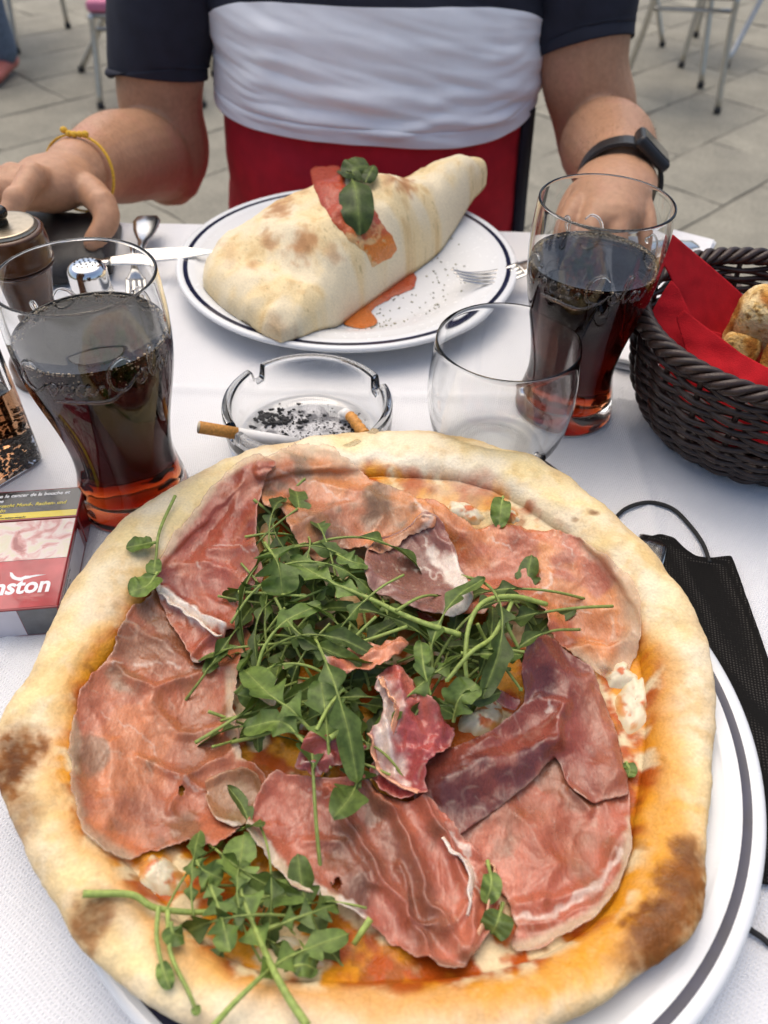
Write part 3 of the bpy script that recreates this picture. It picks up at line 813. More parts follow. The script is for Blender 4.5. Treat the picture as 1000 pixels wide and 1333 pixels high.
ham([(270, 1018), (300, 1004), (332, 1008), (346, 1028), (338, 1058), (312, 1078), (282, 1070), (268, 1045)], (AL(176, 116, 88), AL(150, 104, 80), AL(140, 104, 80)), 103, amp=.0012, rag=3, opac=.9,
    ridges=[([(270, 1020), (300, 1006), (335, 1010), (345, 1030)], .0022, 5), ([(270, 1040), (285, 1072), (312, 1076)], .0018, 5)], fat=[([(268, 1040), (280, 1070), (312, 1078)], 4, .7), ([(338, 1012), (346, 1034)], 4, .6)], veins=.4, name='prosciutto_scrap')
# right upper orange slice
ham([(545, 652), (575, 657), (600, 680), (620, 695), (650, 683), (700, 690), (740, 695), (770, 710), (795, 730), (820, 752), (832, 785), (834, 822), (827, 855), (815, 875), (790, 888), (765, 872), (745, 856), (725, 842), (712, 806), (700, 790), (676, 776), (650, 790), (630, 800), (600, 800), (560, 760), (530, 700)],
    (AL(206, 128, 84), AL(190, 108, 78), AL(172, 92, 72)), 111, amp=.0015, veins=.75, opac=.97,
    ridges=[([(560, 670), (605, 700), (640, 745)], .003, 12), ([(620, 695), (700, 705), (770, 735)], .0022, 18), ([(660, 740), (720, 755), (780, 800)], .0016, 14), ([(745, 850), (790, 850), (820, 830)], .003, 10), ([(705, 790), (740, 830), (790, 870)], .0025, 9)],
    rim=[([(770, 706), (805, 732), (826, 770), (831, 820), (818, 868), (792, 884)], 21, .52), ([(750, 862), (790, 884)], 14, .4)], fat=[([(712, 735), (720, 760), (690, 778)], 2.5, .7), ([(640, 700), (680, 730), (712, 745)], 1.6, .6), ([(730, 800), (770, 800)], 1.5, .5), ([(735, 715), (760, 740)], 1.5, .5)],
    dark=[([(600, 760), (640, 770), (690, 765)], 20, .5), ([(590, 690), (620, 720)], 18, .6), ([(760, 820), (740, 790)], 30, .4)], label='broad orange ham slice with a clear fat rim by the upper right crust')
# dark red scrap under the veined lobe, then the lobe
ham([(505, 790), (545, 795), (572, 812), (566, 826), (535, 812), (508, 806)], (AL(120, 45, 42), AL(140, 60, 54), AL(105, 40, 42)), 113, amp=.001, rag=3, name='prosciutto_scrap')
ham([(476, 716), (500, 700), (529, 690), (552, 668), (572, 672), (586, 702), (594, 731), (604, 754), (618, 780), (612, 794), (594, 807), (565, 802), (540, 793), (510, 783), (482, 770), (474, 745)],
    (AL(128, 82, 80), AL(140, 88, 84), AL(112, 76, 78)), 117, amp=.0012, veins=1.0, opac=.98, rag=3, lift=.0016, off=.007,
    ridges=[([(560, 680), (585, 720), (612, 780)], .003, 9), ([(480, 740), (520, 765), (590, 795)], .0015, 16)],
    fat=[([(588, 735), (600, 765), (606, 790), (585, 800)], 13, .95), ([(560, 720), (575, 745), (592, 765)], 8, .8), ([(500, 740), (535, 740), (575, 755)], 2, .7), ([(520, 715), (545, 740)], 1.6, .6), ([(550, 700), (560, 728)], 1.8, .7), ([(505, 765), (545, 770)], 1.5, .5)], label='mauve ham lobe with a white fat vein near the middle of the pizza')
# top slice
ham([(332, 618), (345, 597), (380, 579), (430, 583), (463, 605), (480, 628), (520, 640), (558, 655), (570, 682), (548, 694), (529, 703), (503, 722), (476, 715), (443, 712), (418, 734), (392, 720), (379, 692), (368, 662), (345, 662)],
    (AL(204, 128, 92), AL(186, 112, 88), AL(146, 108, 92)), 121, amp=.0016, rag=5, veins=.55, opac=.96,
    ridges=[([(345, 640), (400, 630), (470, 650), (540, 665)], .0035, 14), ([(385, 690), (430, 670), (480, 660)], .003, 9), ([(480, 640), (495, 680), (480, 715)], .0025, 8), ([(345, 612), (390, 608), (430, 618)], .002, 12)],
    rim=[([(335, 612), (350, 594), (382, 580), (430, 584), (465, 606)], 17, .45)], fat=[([(360, 622), (420, 640), (450, 660)], 2, .5), ([(540, 660), (560, 680), (545, 700)], 5, .6), ([(440, 712), (478, 716)], 3, .6)],
    dark=[([(430, 690), (400, 680)], 22, .8), ([(520, 690), (500, 670)], 24, .6), ([(410, 715), (440, 700)], 16, .6)], clear=[([(350, 625), (400, 608), (440, 622)], 18, .3)], label='peach ham slice folded over the far crust of the pizza')
# upper left red fold
ham([(300, 612), (345, 594), (362, 604), (345, 628), (335, 660), (334, 700), (338, 730), (346, 745), (340, 765), (322, 776), (332, 800), (330, 818), (312, 824), (300, 832), (284, 846), (266, 862), (251, 870), (246, 850), (232, 826), (216, 800), (207, 778), (203, 757), (206, 730), (224, 697), (250, 668), (277, 638)],
    (AL(158, 76, 64), AL(168, 92, 76), AL(140, 66, 58)), 131, amp=.0015, rag=3, veins=.35, opac=.98, off=.001,
    ridges=[([(335, 615), (300, 680), (262, 760), (285, 820)], .005, 22), ([(275, 722), (335, 715)], .002, 5), ([(212, 772), (250, 800), (294, 830)], .004, 7), ([(250, 860), (262, 845), (300, 822)], .003, 6), ([(230, 740), (280, 745), (330, 770)], .002, 8)],
    rim=[([(298, 610), (272, 642), (248, 670), (222, 700), (204, 735)], 10, .4), ([(340, 594), (300, 612)], 12, .45)], fat=[([(206, 768), (245, 798), (293, 830)], 7, 1.0), ([(262, 722), (300, 718), (334, 716)], 1.5, .6), ([(250, 735), (262, 745)], 2, .5), ([(252, 868), (266, 858)], 5, .7)], label='deep red ham fold with a white fat edge on the upper left')
# lower right slices
ham([(552, 1002), (600, 1000), (655, 990), (700, 975), (760, 970), (806, 985), (820, 1045), (822, 1105), (802, 1160), (780, 1190), (740, 1215), (702, 1234), (672, 1240), (664, 1226), (672, 1207), (661, 1178), (650, 1155), (640, 1130), (600, 1110), (575, 1060)],
    (AL(184, 102, 86), AL(172, 92, 76), AL(150, 92, 76)), 141, amp=.0016, veins=.5, opac=.93, rag=3,
    ridges=[([(650, 1050), (690, 1085), (720, 1130), (700, 1180)], .003, 14), ([(672, 1180), (720, 1175), (780, 1150), (812, 1090)], .0025, 10), ([(665, 1205), (730, 1200), (790, 1165)], .0022, 7), ([(770, 1010), (790, 1060), (800, 1110)], .002, 14), ([(740, 1030), (765, 1060)], .0025, 6)],
    rim=[([(672, 1235), (740, 1212), (790, 1176), (815, 1125), (820, 1070)], 9, .35)], fat=[([(665, 1200), (720, 1190), (780, 1155), (806, 1110)], 6, .55), ([(690, 1150), (715, 1140), (735, 1120)], 3, .3)],
    dark=[([(620, 1060), (660, 1060)], 24, .5), ([(760, 1040), (790, 1030)], 24, .45)], clear=[([(680, 1060), (705, 1060)], 24, .4), ([(715, 1110), (745, 1120), (735, 1090)], 22, .42)], label='see through ham slice over the lower right of the pizza')
ham([(684, 842), (700, 831), (720, 838), (746, 860), (766, 872), (782, 905), (800, 945), (810, 990), (818, 1038), (772, 1046), (741, 1030), (722, 985), (700, 1015), (656, 1046), (592, 1094), (548, 1064), (528, 1008), (560, 985), (624, 966), (664, 936), (684, 914), (676, 882)],
    (AL(112, 52, 46), AL(132, 62, 54), AL(94, 46, 48)), 147, amp=.0013, veins=.35, opac=.99, rag=3, lift=.0025,
    ridges=[([(700, 850), (735, 900), (730, 950), (690, 985), (630, 1000), (580, 1025)], .0075, 26), ([(700, 915), (725, 935), (722, 975)], .003, 7), ([(760, 900), (785, 960), (800, 1020)], .003, 16), ([(640, 965), (600, 990)], .003, 10)],
    fat=[([(676, 918), (705, 918), (722, 945)], 2, .7), ([(700, 832), (722, 840)], 3, .7), ([(735, 1000), (745, 1030), (770, 1046)], 1.6, .5)], tone=[([(775, 900), (792, 960), (800, 1035)], 26, AL(156, 92, 76), .85), ([(760, 1040), (745, 1010)], 14, AL(150, 85, 72), .7)], dark=[([(620, 1010), (580, 1030)], 30, .6)], label='burgundy ham roll curling down the right side of the rocket')
ham([(626, 892), (650, 900), (680, 912), (672, 930), (650, 922), (632, 906)], (AL(112, 42, 44), AL(126, 50, 48), AL(96, 40, 44)), 149, amp=.001, rag=2.5, name='prosciutto_scrap')
# lower middle fan
ham([(352, 1004), (395, 1012), (435, 1018), (472, 1008), (496, 1030), (520, 1046), (560, 1040), (585, 1062), (606, 1090), (625, 1120), (648, 1150), (650, 1180), (640, 1210), (622, 1238), (602, 1262), (574, 1263), (530, 1242), (500, 1220), (470, 1192), (432, 1174), (380, 1152), (345, 1112), (318, 1078), (334, 1042)],
    (AL(178, 98, 84), AL(166, 88, 74), AL(128, 80, 68)), 151, amp=.0018, veins=.45, opac=.97, rag=4, off=.001, lift=.003,
    ridges=[([(360, 1020), (400, 1090), (450, 1140)], .002, 16), ([(430, 1030), (480, 1120), (530, 1190), (560, 1250)], .005, 9), ([(500, 1040), (530, 1100), (560, 1180), (600, 1240)], .006, 9), ([(545, 1045), (585, 1100), (620, 1170), (610, 1240)], .005, 9), ([(400, 1100), (440, 1100), (480, 1150)], .002, 8), ([(470, 1015), (510, 1060)], .004, 7), ([(520, 1130), (535, 1200), (585, 1215), (610, 1180)], .003, 6)],
    rim=[([(322, 1078), (350, 1112), (385, 1150), (435, 1172)], 10, .25)], fat=[([(320, 1078), (345, 1105), (375, 1140), (420, 1165), (470, 1190)], 10, 1.0), ([(400, 1030), (440, 1045), (470, 1080)], 2, .5), ([(580, 1075), (605, 1110), (620, 1165)], 4, .8), ([(460, 1060), (490, 1080)], 2, .4), ([(470, 1010), (495, 1045), (520, 1060)], 3, .7)],
    dark=[([(440, 1110), (480, 1130), (450, 1160)], 28, .7), ([(510, 1090), (540, 1150), (560, 1200)], 24, .7), ([(570, 1215), (545, 1235)], 22, .5)], holes=[(438, 1152, 5)], label='fan of folded ham with a white rind in the lower middle')
# small curls in the middle
ham([(514, 868), (530, 882), (552, 906), (569, 929), (595, 953), (591, 968), (562, 992), (548, 1020), (560, 1036), (520, 1040), (495, 1030), (484, 1005), (489, 980), (480, 962), (489, 945), (502, 929), (496, 912), (483, 899), (495, 882)],
    (AL(186, 96, 88), AL(160, 70, 74), AL(140, 58, 64)), 161, amp=.0035, freq=75, rag=6, lift=.0045, veins=.5, opac=.99, off=.002,
    ridges=[([(514, 872), (530, 920), (545, 980)], .006, 12), ([(500, 930), (505, 970), (515, 1010)], .005, 8), ([(560, 925), (570, 960), (550, 1000)], .004, 10)], fat=[([(500, 895), (512, 930), (500, 960), (515, 1000)], 16, .75), ([(490, 950), (495, 1000), (530, 1025)], 7, .7)], label='frilled salmon pink ham curl in the centre of the rocket')
ham([(420, 866), (426, 845), (455, 838), (485, 845), (527, 830), (536, 841), (523, 853), (502, 862), (485, 874), (447, 879), (430, 884)], (AL(198, 118, 96), AL(180, 96, 80), AL(190, 120, 100)), 163, amp=.003, freq=80, rag=4, lift=.004, veins=.4, off=.006,
    ridges=[([(430, 870), (470, 862), (525, 842)], .004, 7)], fat=[([(426, 850), (424, 878)], 8, .7)], name='prosciutto_scrap', label='small pink ham scrap lying loose on the rocket')
ham([(384, 1000), (403, 954), (422, 947), (443, 953), (464, 972), (482, 977), (470, 992), (434, 1002), (400, 1012)], (AL(138, 58, 60), AL(156, 76, 72), AL(120, 52, 56)), 165, amp=.003, freq=70, rag=5, lift=.004, veins=.6, off=.004,
    ridges=[([(400, 970), (440, 965), (475, 980)], .004, 8), ([(395, 1000), (430, 990)], .003, 6)], fat=[([(392, 1000), (430, 1000), (470, 990)], 2, .6)], name='prosciutto_scrap', label='dark red crumpled ham scrap beside the centre curl')
ham([(312, 890), (330, 892), (362, 918), (358, 926), (330, 908), (314, 902)], (FAT, AL(210, 160, 130), FAT * .85), 167, amp=.0015, rag=3, off=.003, name='prosciutto_scrap')

def frill(pts, hgt, seed, n=90, m=9, c_lo=AL(170, 90, 82), c_hi=FATW, wob=.0011):
    """thin ruffled fin of ham standing up from a fold"""
    pu = catmull(np.asarray(pts, float), n)
    x, y, z = lay(pu[:, 0], pu[:, 1], blur(HS, .0015))
    base = np.stack([x - PCX, y - PCY, z - .001], -1)
    t, _, _ = frames(base); sd = np.cross(t, [0, 0, 1.0])
    k = np.linspace(0, 1, m)
    s_ = np.linspace(0, 1, n)[:, None]
    lat = wob * (fbm(s_ * 6 + 0 * k, k[None] * 1.5 + 0 * s_, 2, seed) - .5) * 2 * k[None] ** .7 * 2
    hh = hgt * np.sin(np.pi * np.clip(s_, .02, .98)) ** .5 * (.6 + .8 * fbm(s_ * 9, 0 * s_, 3, seed + 3, .6))
    P_ = base[:, None] + sd[:, None] * (lat + k[None] * hgt * .45)[..., None] + np.array([0, 0, 1.0]) * (k[None] * hh)[..., None]
    c = lerp(c_lo + np.zeros((n, m, 3)), np.asarray(c_hi), sst(.25, .75, k[None] + .5 * (fbm(s_ * 12, k[None] * 3, 2, seed + 5) - .5)))
    o = mesh('prosciutto_frill', P_.reshape(-1, 3), gridfaces(n, m), M_HAM, piz, color=c.reshape(-1, 3), attrs={'opac': np.full(n * m, .97)})
    q = o.modifiers.new('thick', 'SOLIDIFY'); q.thickness = .0007; q.offset = 0
frill([(578, 1088), (594, 1108), (612, 1124), (617, 1158), (612, 1192)], .0045, 3, c_lo=FAT)
frill([(630, 1120), (645, 1128), (650, 1150), (640, 1190), (622, 1230)], .006, 5, c_hi=AL(215, 160, 140))
frill([(486, 955), (492, 990), (510, 1015), (548, 1028)], .007, 6, c_lo=AL(190, 100, 96), c_hi=AL(225, 160, 140))
frill([(500, 880), (508, 905), (520, 925), (512, 955)], .006, 8, c_lo=AL(200, 120, 105), c_hi=AL(225, 160, 135))
frill([(210, 770), (245, 798), (292, 831)], .004, 9, c_lo=FAT)

# leaves and stalks one can single out
TOP = np.maximum(HS, HL)
hero([(228, 645, .006), (208, 690, .004), (203, 725, .004), (200, 752, .004)], .004, .7, 0, 301, base=HM)          # left crust, leaning stalk
hero([(206, 705, .004), (190, 708, .004), (164, 713, .003)], .0052, .25, 0, 302, base=HM)
hero([(205, 745, .004), (192, 762, .005), (168, 772, .005)], .0075, .12, 0, 303, base=HM, tint=.35)
hero([(655, 646, .004), (652, 664, .005), (650, 688, .003)], .0062, .1, 0, 304, base=HM)
# long stalks over the centre right
hero([(712, 786, .012), (670, 776, .018), (632, 782, .018), (612, 810, .016), (606, 860, .010), (612, 908, .006)], .0012, .95, 0, 305, tint=.5, stem_r=.001326)
hero([(655, 805, .016), (640, 830, .017), (612, 850, .016), (580, 888, .012)], .0012, .95, 0, 306, tint=.5, stem_r=.001170)
hero([(668, 778, .015), (660, 808, .014), (676, 845, .010)], .0012, .95, 0, 307, tint=.4, stem_r=.001092)
hero([(622, 812, .014), (636, 838, .008), (680, 900, .006)], .0012, .95, 0, 308, tint=.35)
hero([(600, 826, .012), (540, 806, .016), (480, 778, .016), (425, 755, .015), (378, 728, .012)], .0085, .55, 2, 309, tint=.35, stem_r=.001404)
hero([(600, 850, .010), (640, 852, .014), (678, 852, .012)], .0062, .3, 0, 310, tint=.2)
hero([(335, 870, .008), (345, 840, .012), (370, 810, .014), (418, 786, .012)], .0055, .55, 1, 311, tint=.3)
hero([(310, 770, .010), (345, 772, .012), (400, 776, .013)], .0012, .9, 0, 312, tint=.35)
hero([(345, 706, .008), (362, 735, .013), (368, 775, .010)], .0115, .18, 2, 313, tint=.1)
hero([(430, 716, .012), (455, 730, .014), (478, 736, .010)], .0065, .2, 1, 314, tint=.3)
hero([(530, 815, .010), (480, 832, .014), (440, 842, .012)], .0032, .55, 1, 315, tint=.35)
hero([(412, 958, .006), (380, 925, .012), (352, 905, .012), (318, 872, .010)], .009, .25, 2, 316, tint=.15)
hero([(430, 1000, .008), (425, 940, .012), (418, 885, .012)], .0092, .3, 2, 317, tint=.25)
hero([(396, 965, .008), (365, 940, .012), (318, 948, .010)], .008, .2, 1, 318, tint=.2)
hero([(412, 950, .012), (428, 920, .016), (448, 895, .014)], .0012, .9, 0, 319, tint=.6)
hero([(430, 960, .012), (446, 950, .013), (460, 944, .012)], .0012, .95, 0, 320, tint=.6, stem_r=.001326)
hero([(560, 905, .006), (552, 870, .012), (548, 835, .012)], .0055, .25, 1, 321, tint=.2)
hero([(590, 940, .006), (598, 910, .012), (620, 890, .010)], .008, .2, 1, 322, tint=.1)
# lower left bunch
hero([(108, 1163, .005), (170, 1164, .004), (205, 1182, .005), (275, 1186, .008), (345, 1168, .010), (405, 1162, .008)], .0062, .62, 1, 330, tint=.35, base=HM, stem_r=.001326)
hero([(400, 1335, .008), (365, 1280, .008), (335, 1215, .012), (312, 1150, .014), (318, 1085, .010)], .0088, .42, 3, 331, tint=.35, base=HM, stem_r=.001482)
hero([(275, 1338, .006), (320, 1290, .008), (372, 1248, .012), (455, 1215, .010)], .0062, .45, 3, 332, tint=.3, base=HM, stem_r=.001092)
hero([(206, 1180, .008), (204, 1220, .004), (212, 1260, .004), (222, 1288, .003)], .003, .6, 0, 333, tint=.3, base=HM)
hero([(218, 1185, .007), (222, 1240, .004), (245, 1290, .004), (258, 1322, .003)], .0016, .85, 0, 334, tint=.35, base=HM)
hero([(222, 1200, .008), (226, 1215, .006), (240, 1219, .004)], .004, .2, 0, 335, tint=.1, base=HM)
hero([(250, 1105, .010), (262, 1130, .014), (290, 1145, .012)], .0062, .25, 2, 336, tint=.1, base=HM)
hero([(260, 1120, .010), (284, 1180, .014), (300, 1240, .010)], .0060, .25, 3, 337, tint=.25, base=HM)
hero([(345, 1210, .010), (400, 1190, .014), (440, 1175, .010)], .0070, .2, 3, 338, tint=-.05, base=HM)
hero([(482, 1196, .012), (470, 1214, .010), (460, 1230, .006)], .0012, .95, 0, 339, tint=.5, base=HM, stem_r=.001404)
hero([(635, 1120, .006), (640, 1150, .010), (632, 1176, .006)], .0045, .25, 0, 340, tint=.3)
hero([(655, 1175, .006), (648, 1200, .008), (640, 1216, .004)], .006, .2, 0, 341, tint=-.1, base=HM)
hero([(815, 992, .003), (820, 1002, .004), (818, 1012, .003)], .0035, .1, 0, 342, base=HM)
hero([(370, 1262, .008), (395, 1256, .010), (412, 1262, .006)], .0042, .2, 0, 343, tint=.1, base=HM)

# ------------------------------------------------------------------ shared sheet tools
def project(p):                 # world point to picture coordinates
    p = np.asarray(p, float); x, y, z = p[..., 0], p[..., 1], p[..., 2] - TZ - CAMH
    dep = y * math.cos(PITCH) - z * math.sin(PITCH); yy = -(y * math.sin(PITCH) + z * math.cos(PITCH)) / dep * FPX; xx = x / dep * FPX
    c, s_ = math.cos(ROLL), math.sin(ROLL)
    return c * xx + s_ * yy + 500, -s_ * xx + c * yy + 666.5
def polygrid(poly, step, rag=0.0, seed=0, soft=2):
    p = np.asarray(poly, float); q = np.roll(p, -1, 0); bp = []
    for (x0, y0), (x1, y1) in zip(p, q):
        n = max(2, int(math.hypot(x1 - x0, y1 - y0) / (step * 1.3)))
        for k in range(n): bp.append((x0 + (x1 - x0) * k / n, y0 + (y1 - y0) * k / n))
    bp = np.array(bp)
    for _ in range(soft): bp = (np.roll(bp, 1, 0) + 2 * bp + np.roll(bp, -1, 0)) / 4
    if rag:
        nrm = np.roll(bp, -1, 0) - np.roll(bp, 1, 0); nrm /= np.linalg.norm(nrm, axis=1)[:, None] + 1e-9
        bp = bp + np.stack([nrm[:, 1], -nrm[:, 0]], -1) * (rag * 2 * (fbm(bp[:, 0] / (7 * step), bp[:, 1] / (7 * step), 3, seed) - .5))[:, None]
    u0, v0 = bp.min(0) - step; u1, v1 = bp.max(0) + 2 * step
    U, W = np.meshgrid(np.arange(u0, u1, step), np.arange(v0, v1, step), indexing='ij')
    cin = inside((U[:-1, :-1] + U[1:, 1:]) / 2, (W[:-1, :-1] + W[1:, 1:]) / 2, bp)
    cnt = np.zeros(U.shape, int)
    cnt[:-1, :-1] += cin; cnt[1:, :-1] += cin; cnt[:-1, 1:] += cin; cnt[1:, 1:] += cin
    keep = cnt > 0
    idx = -np.ones(U.shape, int); idx[keep] = np.arange(keep.sum())
    u_, v_ = U[keep], W[keep]
    d, bu, bv = polydist(u_, v_, bp, True)
    e = (cnt[keep] < 4) & (d < step * 1.5)
    u_ = np.where(e, bu, u_); v_ = np.where(e, bv, v_); d = np.where(e, 0, d)
    ci, cj = np.nonzero(cin)
    return u_, v_, d, np.stack([idx[ci, cj], idx[ci, cj + 1], idx[ci + 1, cj + 1], idx[ci + 1, cj]], -1)
def solid(o, t, off=-1.0):
    m = o.modifiers.new('thick', 'SOLIDIFY'); m.thickness = t; m.offset = off
    return o
from mathutils.bvhtree import BVHTree
CAMP = Vector((0, 0, TZ + CAMH))

# ------------------------------------------------------------------ calzone on the far plate
DX0, DY0 = -0.0363, 0.644
def plate_z(x, y, k=-.011):
    d = np.hypot(x - DX0, y - DY0)
    return ZT + np.interp(d, [0, .09 + k, .106 + k, .116 + k, .131 + k, .1475 + k, .1555 + k, .165 + k], [.005, .005, .0078, .0125, .018, .0212, .0222, .020])
calz = empty('calzone', (DX0, DY0, TZ), 'folded calzone with a strip of tomato sauce and basil on the far plate', 'calzone')
CO = np.array([DX0, DY0, TZ])
A_ = np.array([-.085, .507]); B_ = np.array([.088, .772])
ax = B_ - A_; LA = np.hypot(*ax); ax /= LA; nl = np.array([-ax[1], ax[0]])
ns, nt_ = 260, 190
sv = np.linspace(0, 1, ns)[:, None]; tv = np.linspace(0, 2 * math.pi, nt_, endpoint=False)[None, :]
def K(xs, ys): return np.interp(sv[:, 0], xs, ys)
def smooth1(a_, n=9):
    k = np.hanning(n + 2)[1:-1]; k /= k.sum()
    return np.convolve(np.pad(a_, n // 2, mode='edge'), k, 'valid')
wl = smooth1(K([0, .01, .04, .09, .15, .25, .4, .55, .68, .8, .9, .97, 1], [.004, .020, .062, .098, .114, .124, .124, .110, .088, .058, .036, .022, .004]), 13)[:, None]
wr_ = smooth1(K([0, .01, .05, .12, .3, .5, .7, .85, .95, 1], [.006, .010, .014, .014, .012, .013, .013, .012, .012, .003]), 13)[:, None]
hh = smooth1(K([0, .01, .06, .12, .25, .42, .55, .68, .8, .9, .98, 1], [.008, .014, .025, .038, .057, .072, .069, .056, .042, .031, .018, .005]), 13)[:, None]
mid, half = (wl - wr_) / 2, (wl + wr_) / 2
ct, st_ = np.cos(tv), np.sin(tv)
ee = np.sign(ct) * np.abs(ct) ** .85                        # 1 = fold side, -1 = rounded seam side
off_ = mid - half * ee
top_ = np.where(st_ > 0, np.abs(st_) ** .80, 0)
xx = A_[0] + ax[0] * sv * LA + nl[0] * off_; yy = A_[1] + ax[1] * sv * LA + nl[1] * off_
lump = (fbm(xx * 26, yy * 26, 3, 401, .40) - .5) * .013 * sst(0, .5, st_)
lump = lump + (ridge(xx * 75, yy * 60, 2, 402) - .6) * .0022 * sst(0, .4, st_)
seam = .0025 * np.exp(-((sv - .02) / .025) ** 2) * np.sin(off_ * 260)
skew = 1 + .22 * ee
raise_ = .022 * sst(.72, 1.0, sv)
zc = plate_z(xx, yy) + .0015 + raise_ + hh * top_ * skew + lump * np.minimum(1, hh / .05) + seam
zc = np.where(st_ <= 0, plate_z(xx, yy) + .001 + raise_ + .004 * np.abs(st_) * (np.abs(ee) > .9) , zc)
cv_ = np.stack([xx, yy, zc + TZ], -1)
pu, pv = project(cv_)
cn1 = fbm(xx * 45, yy * 45, 4, 411); cn2 = fbm(xx * 160, yy * 160, 4, 412)
cc_ = lerp(np.array([.78, .67, .46]) + 0 * xx[..., None], np.array([.78, .62, .35]), sst(.4, .65, cn1))
cc_ = lerp(cc_, np.array([.58, .36, .14]), .5 * sst(.58, .75, cn1 * .5 + cn2 * .5))
for u_, v_, ru, rv, r_, st0 in ((366, 270, 26, 15, -.6, .8), (397, 318, 24, 26, .9, .85), (348, 314, 15, 14, 0, .7), (328, 345, 12, 8, 0, .6), (390, 245, 16, 10, 0, .5), (528, 243, 22, 13, .7, .9), (430, 330, 22, 14, .6, .45), (300, 330, 14, 20, 0, .3), (360, 430, 24, 22, 0, .35), (505, 235, 12, 16, .4, .5)):
    du, dv = pu - u_, pv - v_; c0, s0 = math.cos(r_), math.sin(r_)
    q = np.hypot((du * c0 + dv * s0) / ru, (-du * s0 + dv * c0) / rv) + (cn2 - .5) * 1.3 + (cn1 - .5) * .5
    cc_ = lerp(cc_, np.array([.46, .22, .085]), st0 * sst(1.15, .35, q))
    cc_ = lerp(cc_, np.array([.28, .12, .05]), .45 * st0 * sst(.55, .0, q))
cc_ = lerp(cc_, np.array([.20, .13, .05]), .7 * sst(.79, .83, fbm(xx * 420, yy * 420, 2, 415)) * sst(.5, .65, cn1) * .6)
dough = mesh('dough', cv_.reshape(-1, 3) - CO, gridfaces(ns, nt_, False, True).tolist() + [list(range(nt_)), [(ns - 1) * nt_ + k for k in range(nt_)][::-1]], M_DOUGH, calz, color=cc_.reshape(-1, 3), attrs={'oil': np.zeros(ns * nt_)})
bvh_calz = BVHTree.FromPolygons((cv_.reshape(-1, 3)).tolist(), gridfaces(ns, nt_, False, True).tolist())
def cast(bvh, u_, v_, y_default):
    out = []
    for a_, b_ in zip(np.ravel(u_), np.ravel(v_)):
        d = Vector(ray(a_, b_)).normalized()
        h = bvh.ray_cast(CAMP, d)
        out.append(np.array(h[0]) if h[0] is not None else V(a_, b_, .02))
    return np.array(out)
M_SAUCE = attr_mat('tomato_sauce', rough=.25, rough2=.45, fine=500, fvar=.15, bmp=.5, bscale=500, bdist=.0012, sss=.1)
u_, v_, d_, F_ = polygrid([(404, 222), (418, 215), (440, 217), (450, 224), (450, 244), (466, 256), (484, 270), (496, 289), (514, 312), (518, 326), (508, 337), (484, 350), (477, 332), (456, 314), (436, 291), (418, 265), (407, 241)], 1.6, 3, 3)
q = cast(bvh_calz, u_, v_, .7)
q = q + np.array([0, -.3, .95]) * (.0022 * (1 - np.exp(-d_ / 4)) * (.6 + .8 * fbm(u_ / 9, v_ / 9, 3, 2)) + .0002)[:, None]
red = np.array([.40, .052, .014]); orange = np.array([.62, .18, .015])
sc_ = lerp(red + 0 * q, orange, sst(285, 330, v_ + 40 * (fbm(u_ / 14, v_ / 14, 3, 5) - .5)))
sc_ = lerp(sc_, np.array([.68, .46, .2]), .75 * sst(.58, .7, fbm(u_ / 11 + 3, v_ / 11, 3, 7)) * sst(270, 320, v_))
mesh('sauce_strip', q - CO, F_, M_SAUCE, calz, color=sc_)
u_, v_, d_, F_ = polygrid([(478, 350), (490, 340), (507, 337), (533, 348), (544, 361), (539, 375), (518, 384), (493, 397), (482, 406), (492, 418), (487, 425), (470, 429), (450, 424), (445, 417), (455, 406), (450, 398), (443, 388), (450, 370), (462, 360)], 1.6, 2, 9)
z_ = np.full(u_.shape, .008)
for _ in range(3):
    q = V(u_, v_, z_); z_ = plate_z(q[:, 0], q[:, 1]) + .0004
q[:, 2] = z_ + TZ + .002 * (1 - np.exp(-d_ / 4)) * (.6 + .8 * fbm(u_ / 12, v_ / 12, 3, 12))
sc_ = lerp(np.array([.42, .065, .015]) + 0 * q, np.array([.52, .14, .02]), sst(375, 415, v_ + 25 * (fbm(u_ / 14, v_ / 14, 3, 15) - .5)))
o = mesh('sauce_puddle', q, F_, M_SAUCE, color=sc_)
tag(o, 'orange red tomato sauce puddle spilled beside the calzone', 'sauce')
# basil
M_BASIL = M_LEAF
def basil(pts, width, seed, tint):
    w = [cast(bvh_calz, [a_], [b_], .7)[0] + np.array([0, -.25, .97]) * h_ - CO for a_, b_, h_ in pts]
    return leaf_vf(w, width, .04, 0, seed, fold=-.35, n=34, tint=tint, up=(0, -.6, .8), stem_r=.0006)
for pts, w_, sd in (([(458, 240, .006), (463, 262, .012), (467, 290, .010), (469, 312, .004)], .0145, 51), ([(452, 237, .006), (468, 232, .010), (486, 228, .006)], .0125, 52), ([(476, 246, .006), (482, 238, .010), (487, 228, .009)], .006, 53), ([(462, 236, .006), (450, 232, .006), (440, 226, .004)], .004, 54)):
    basil(pts, w_, sd, -.42).build('basil_leaf', M_BASIL, calz, color=True)
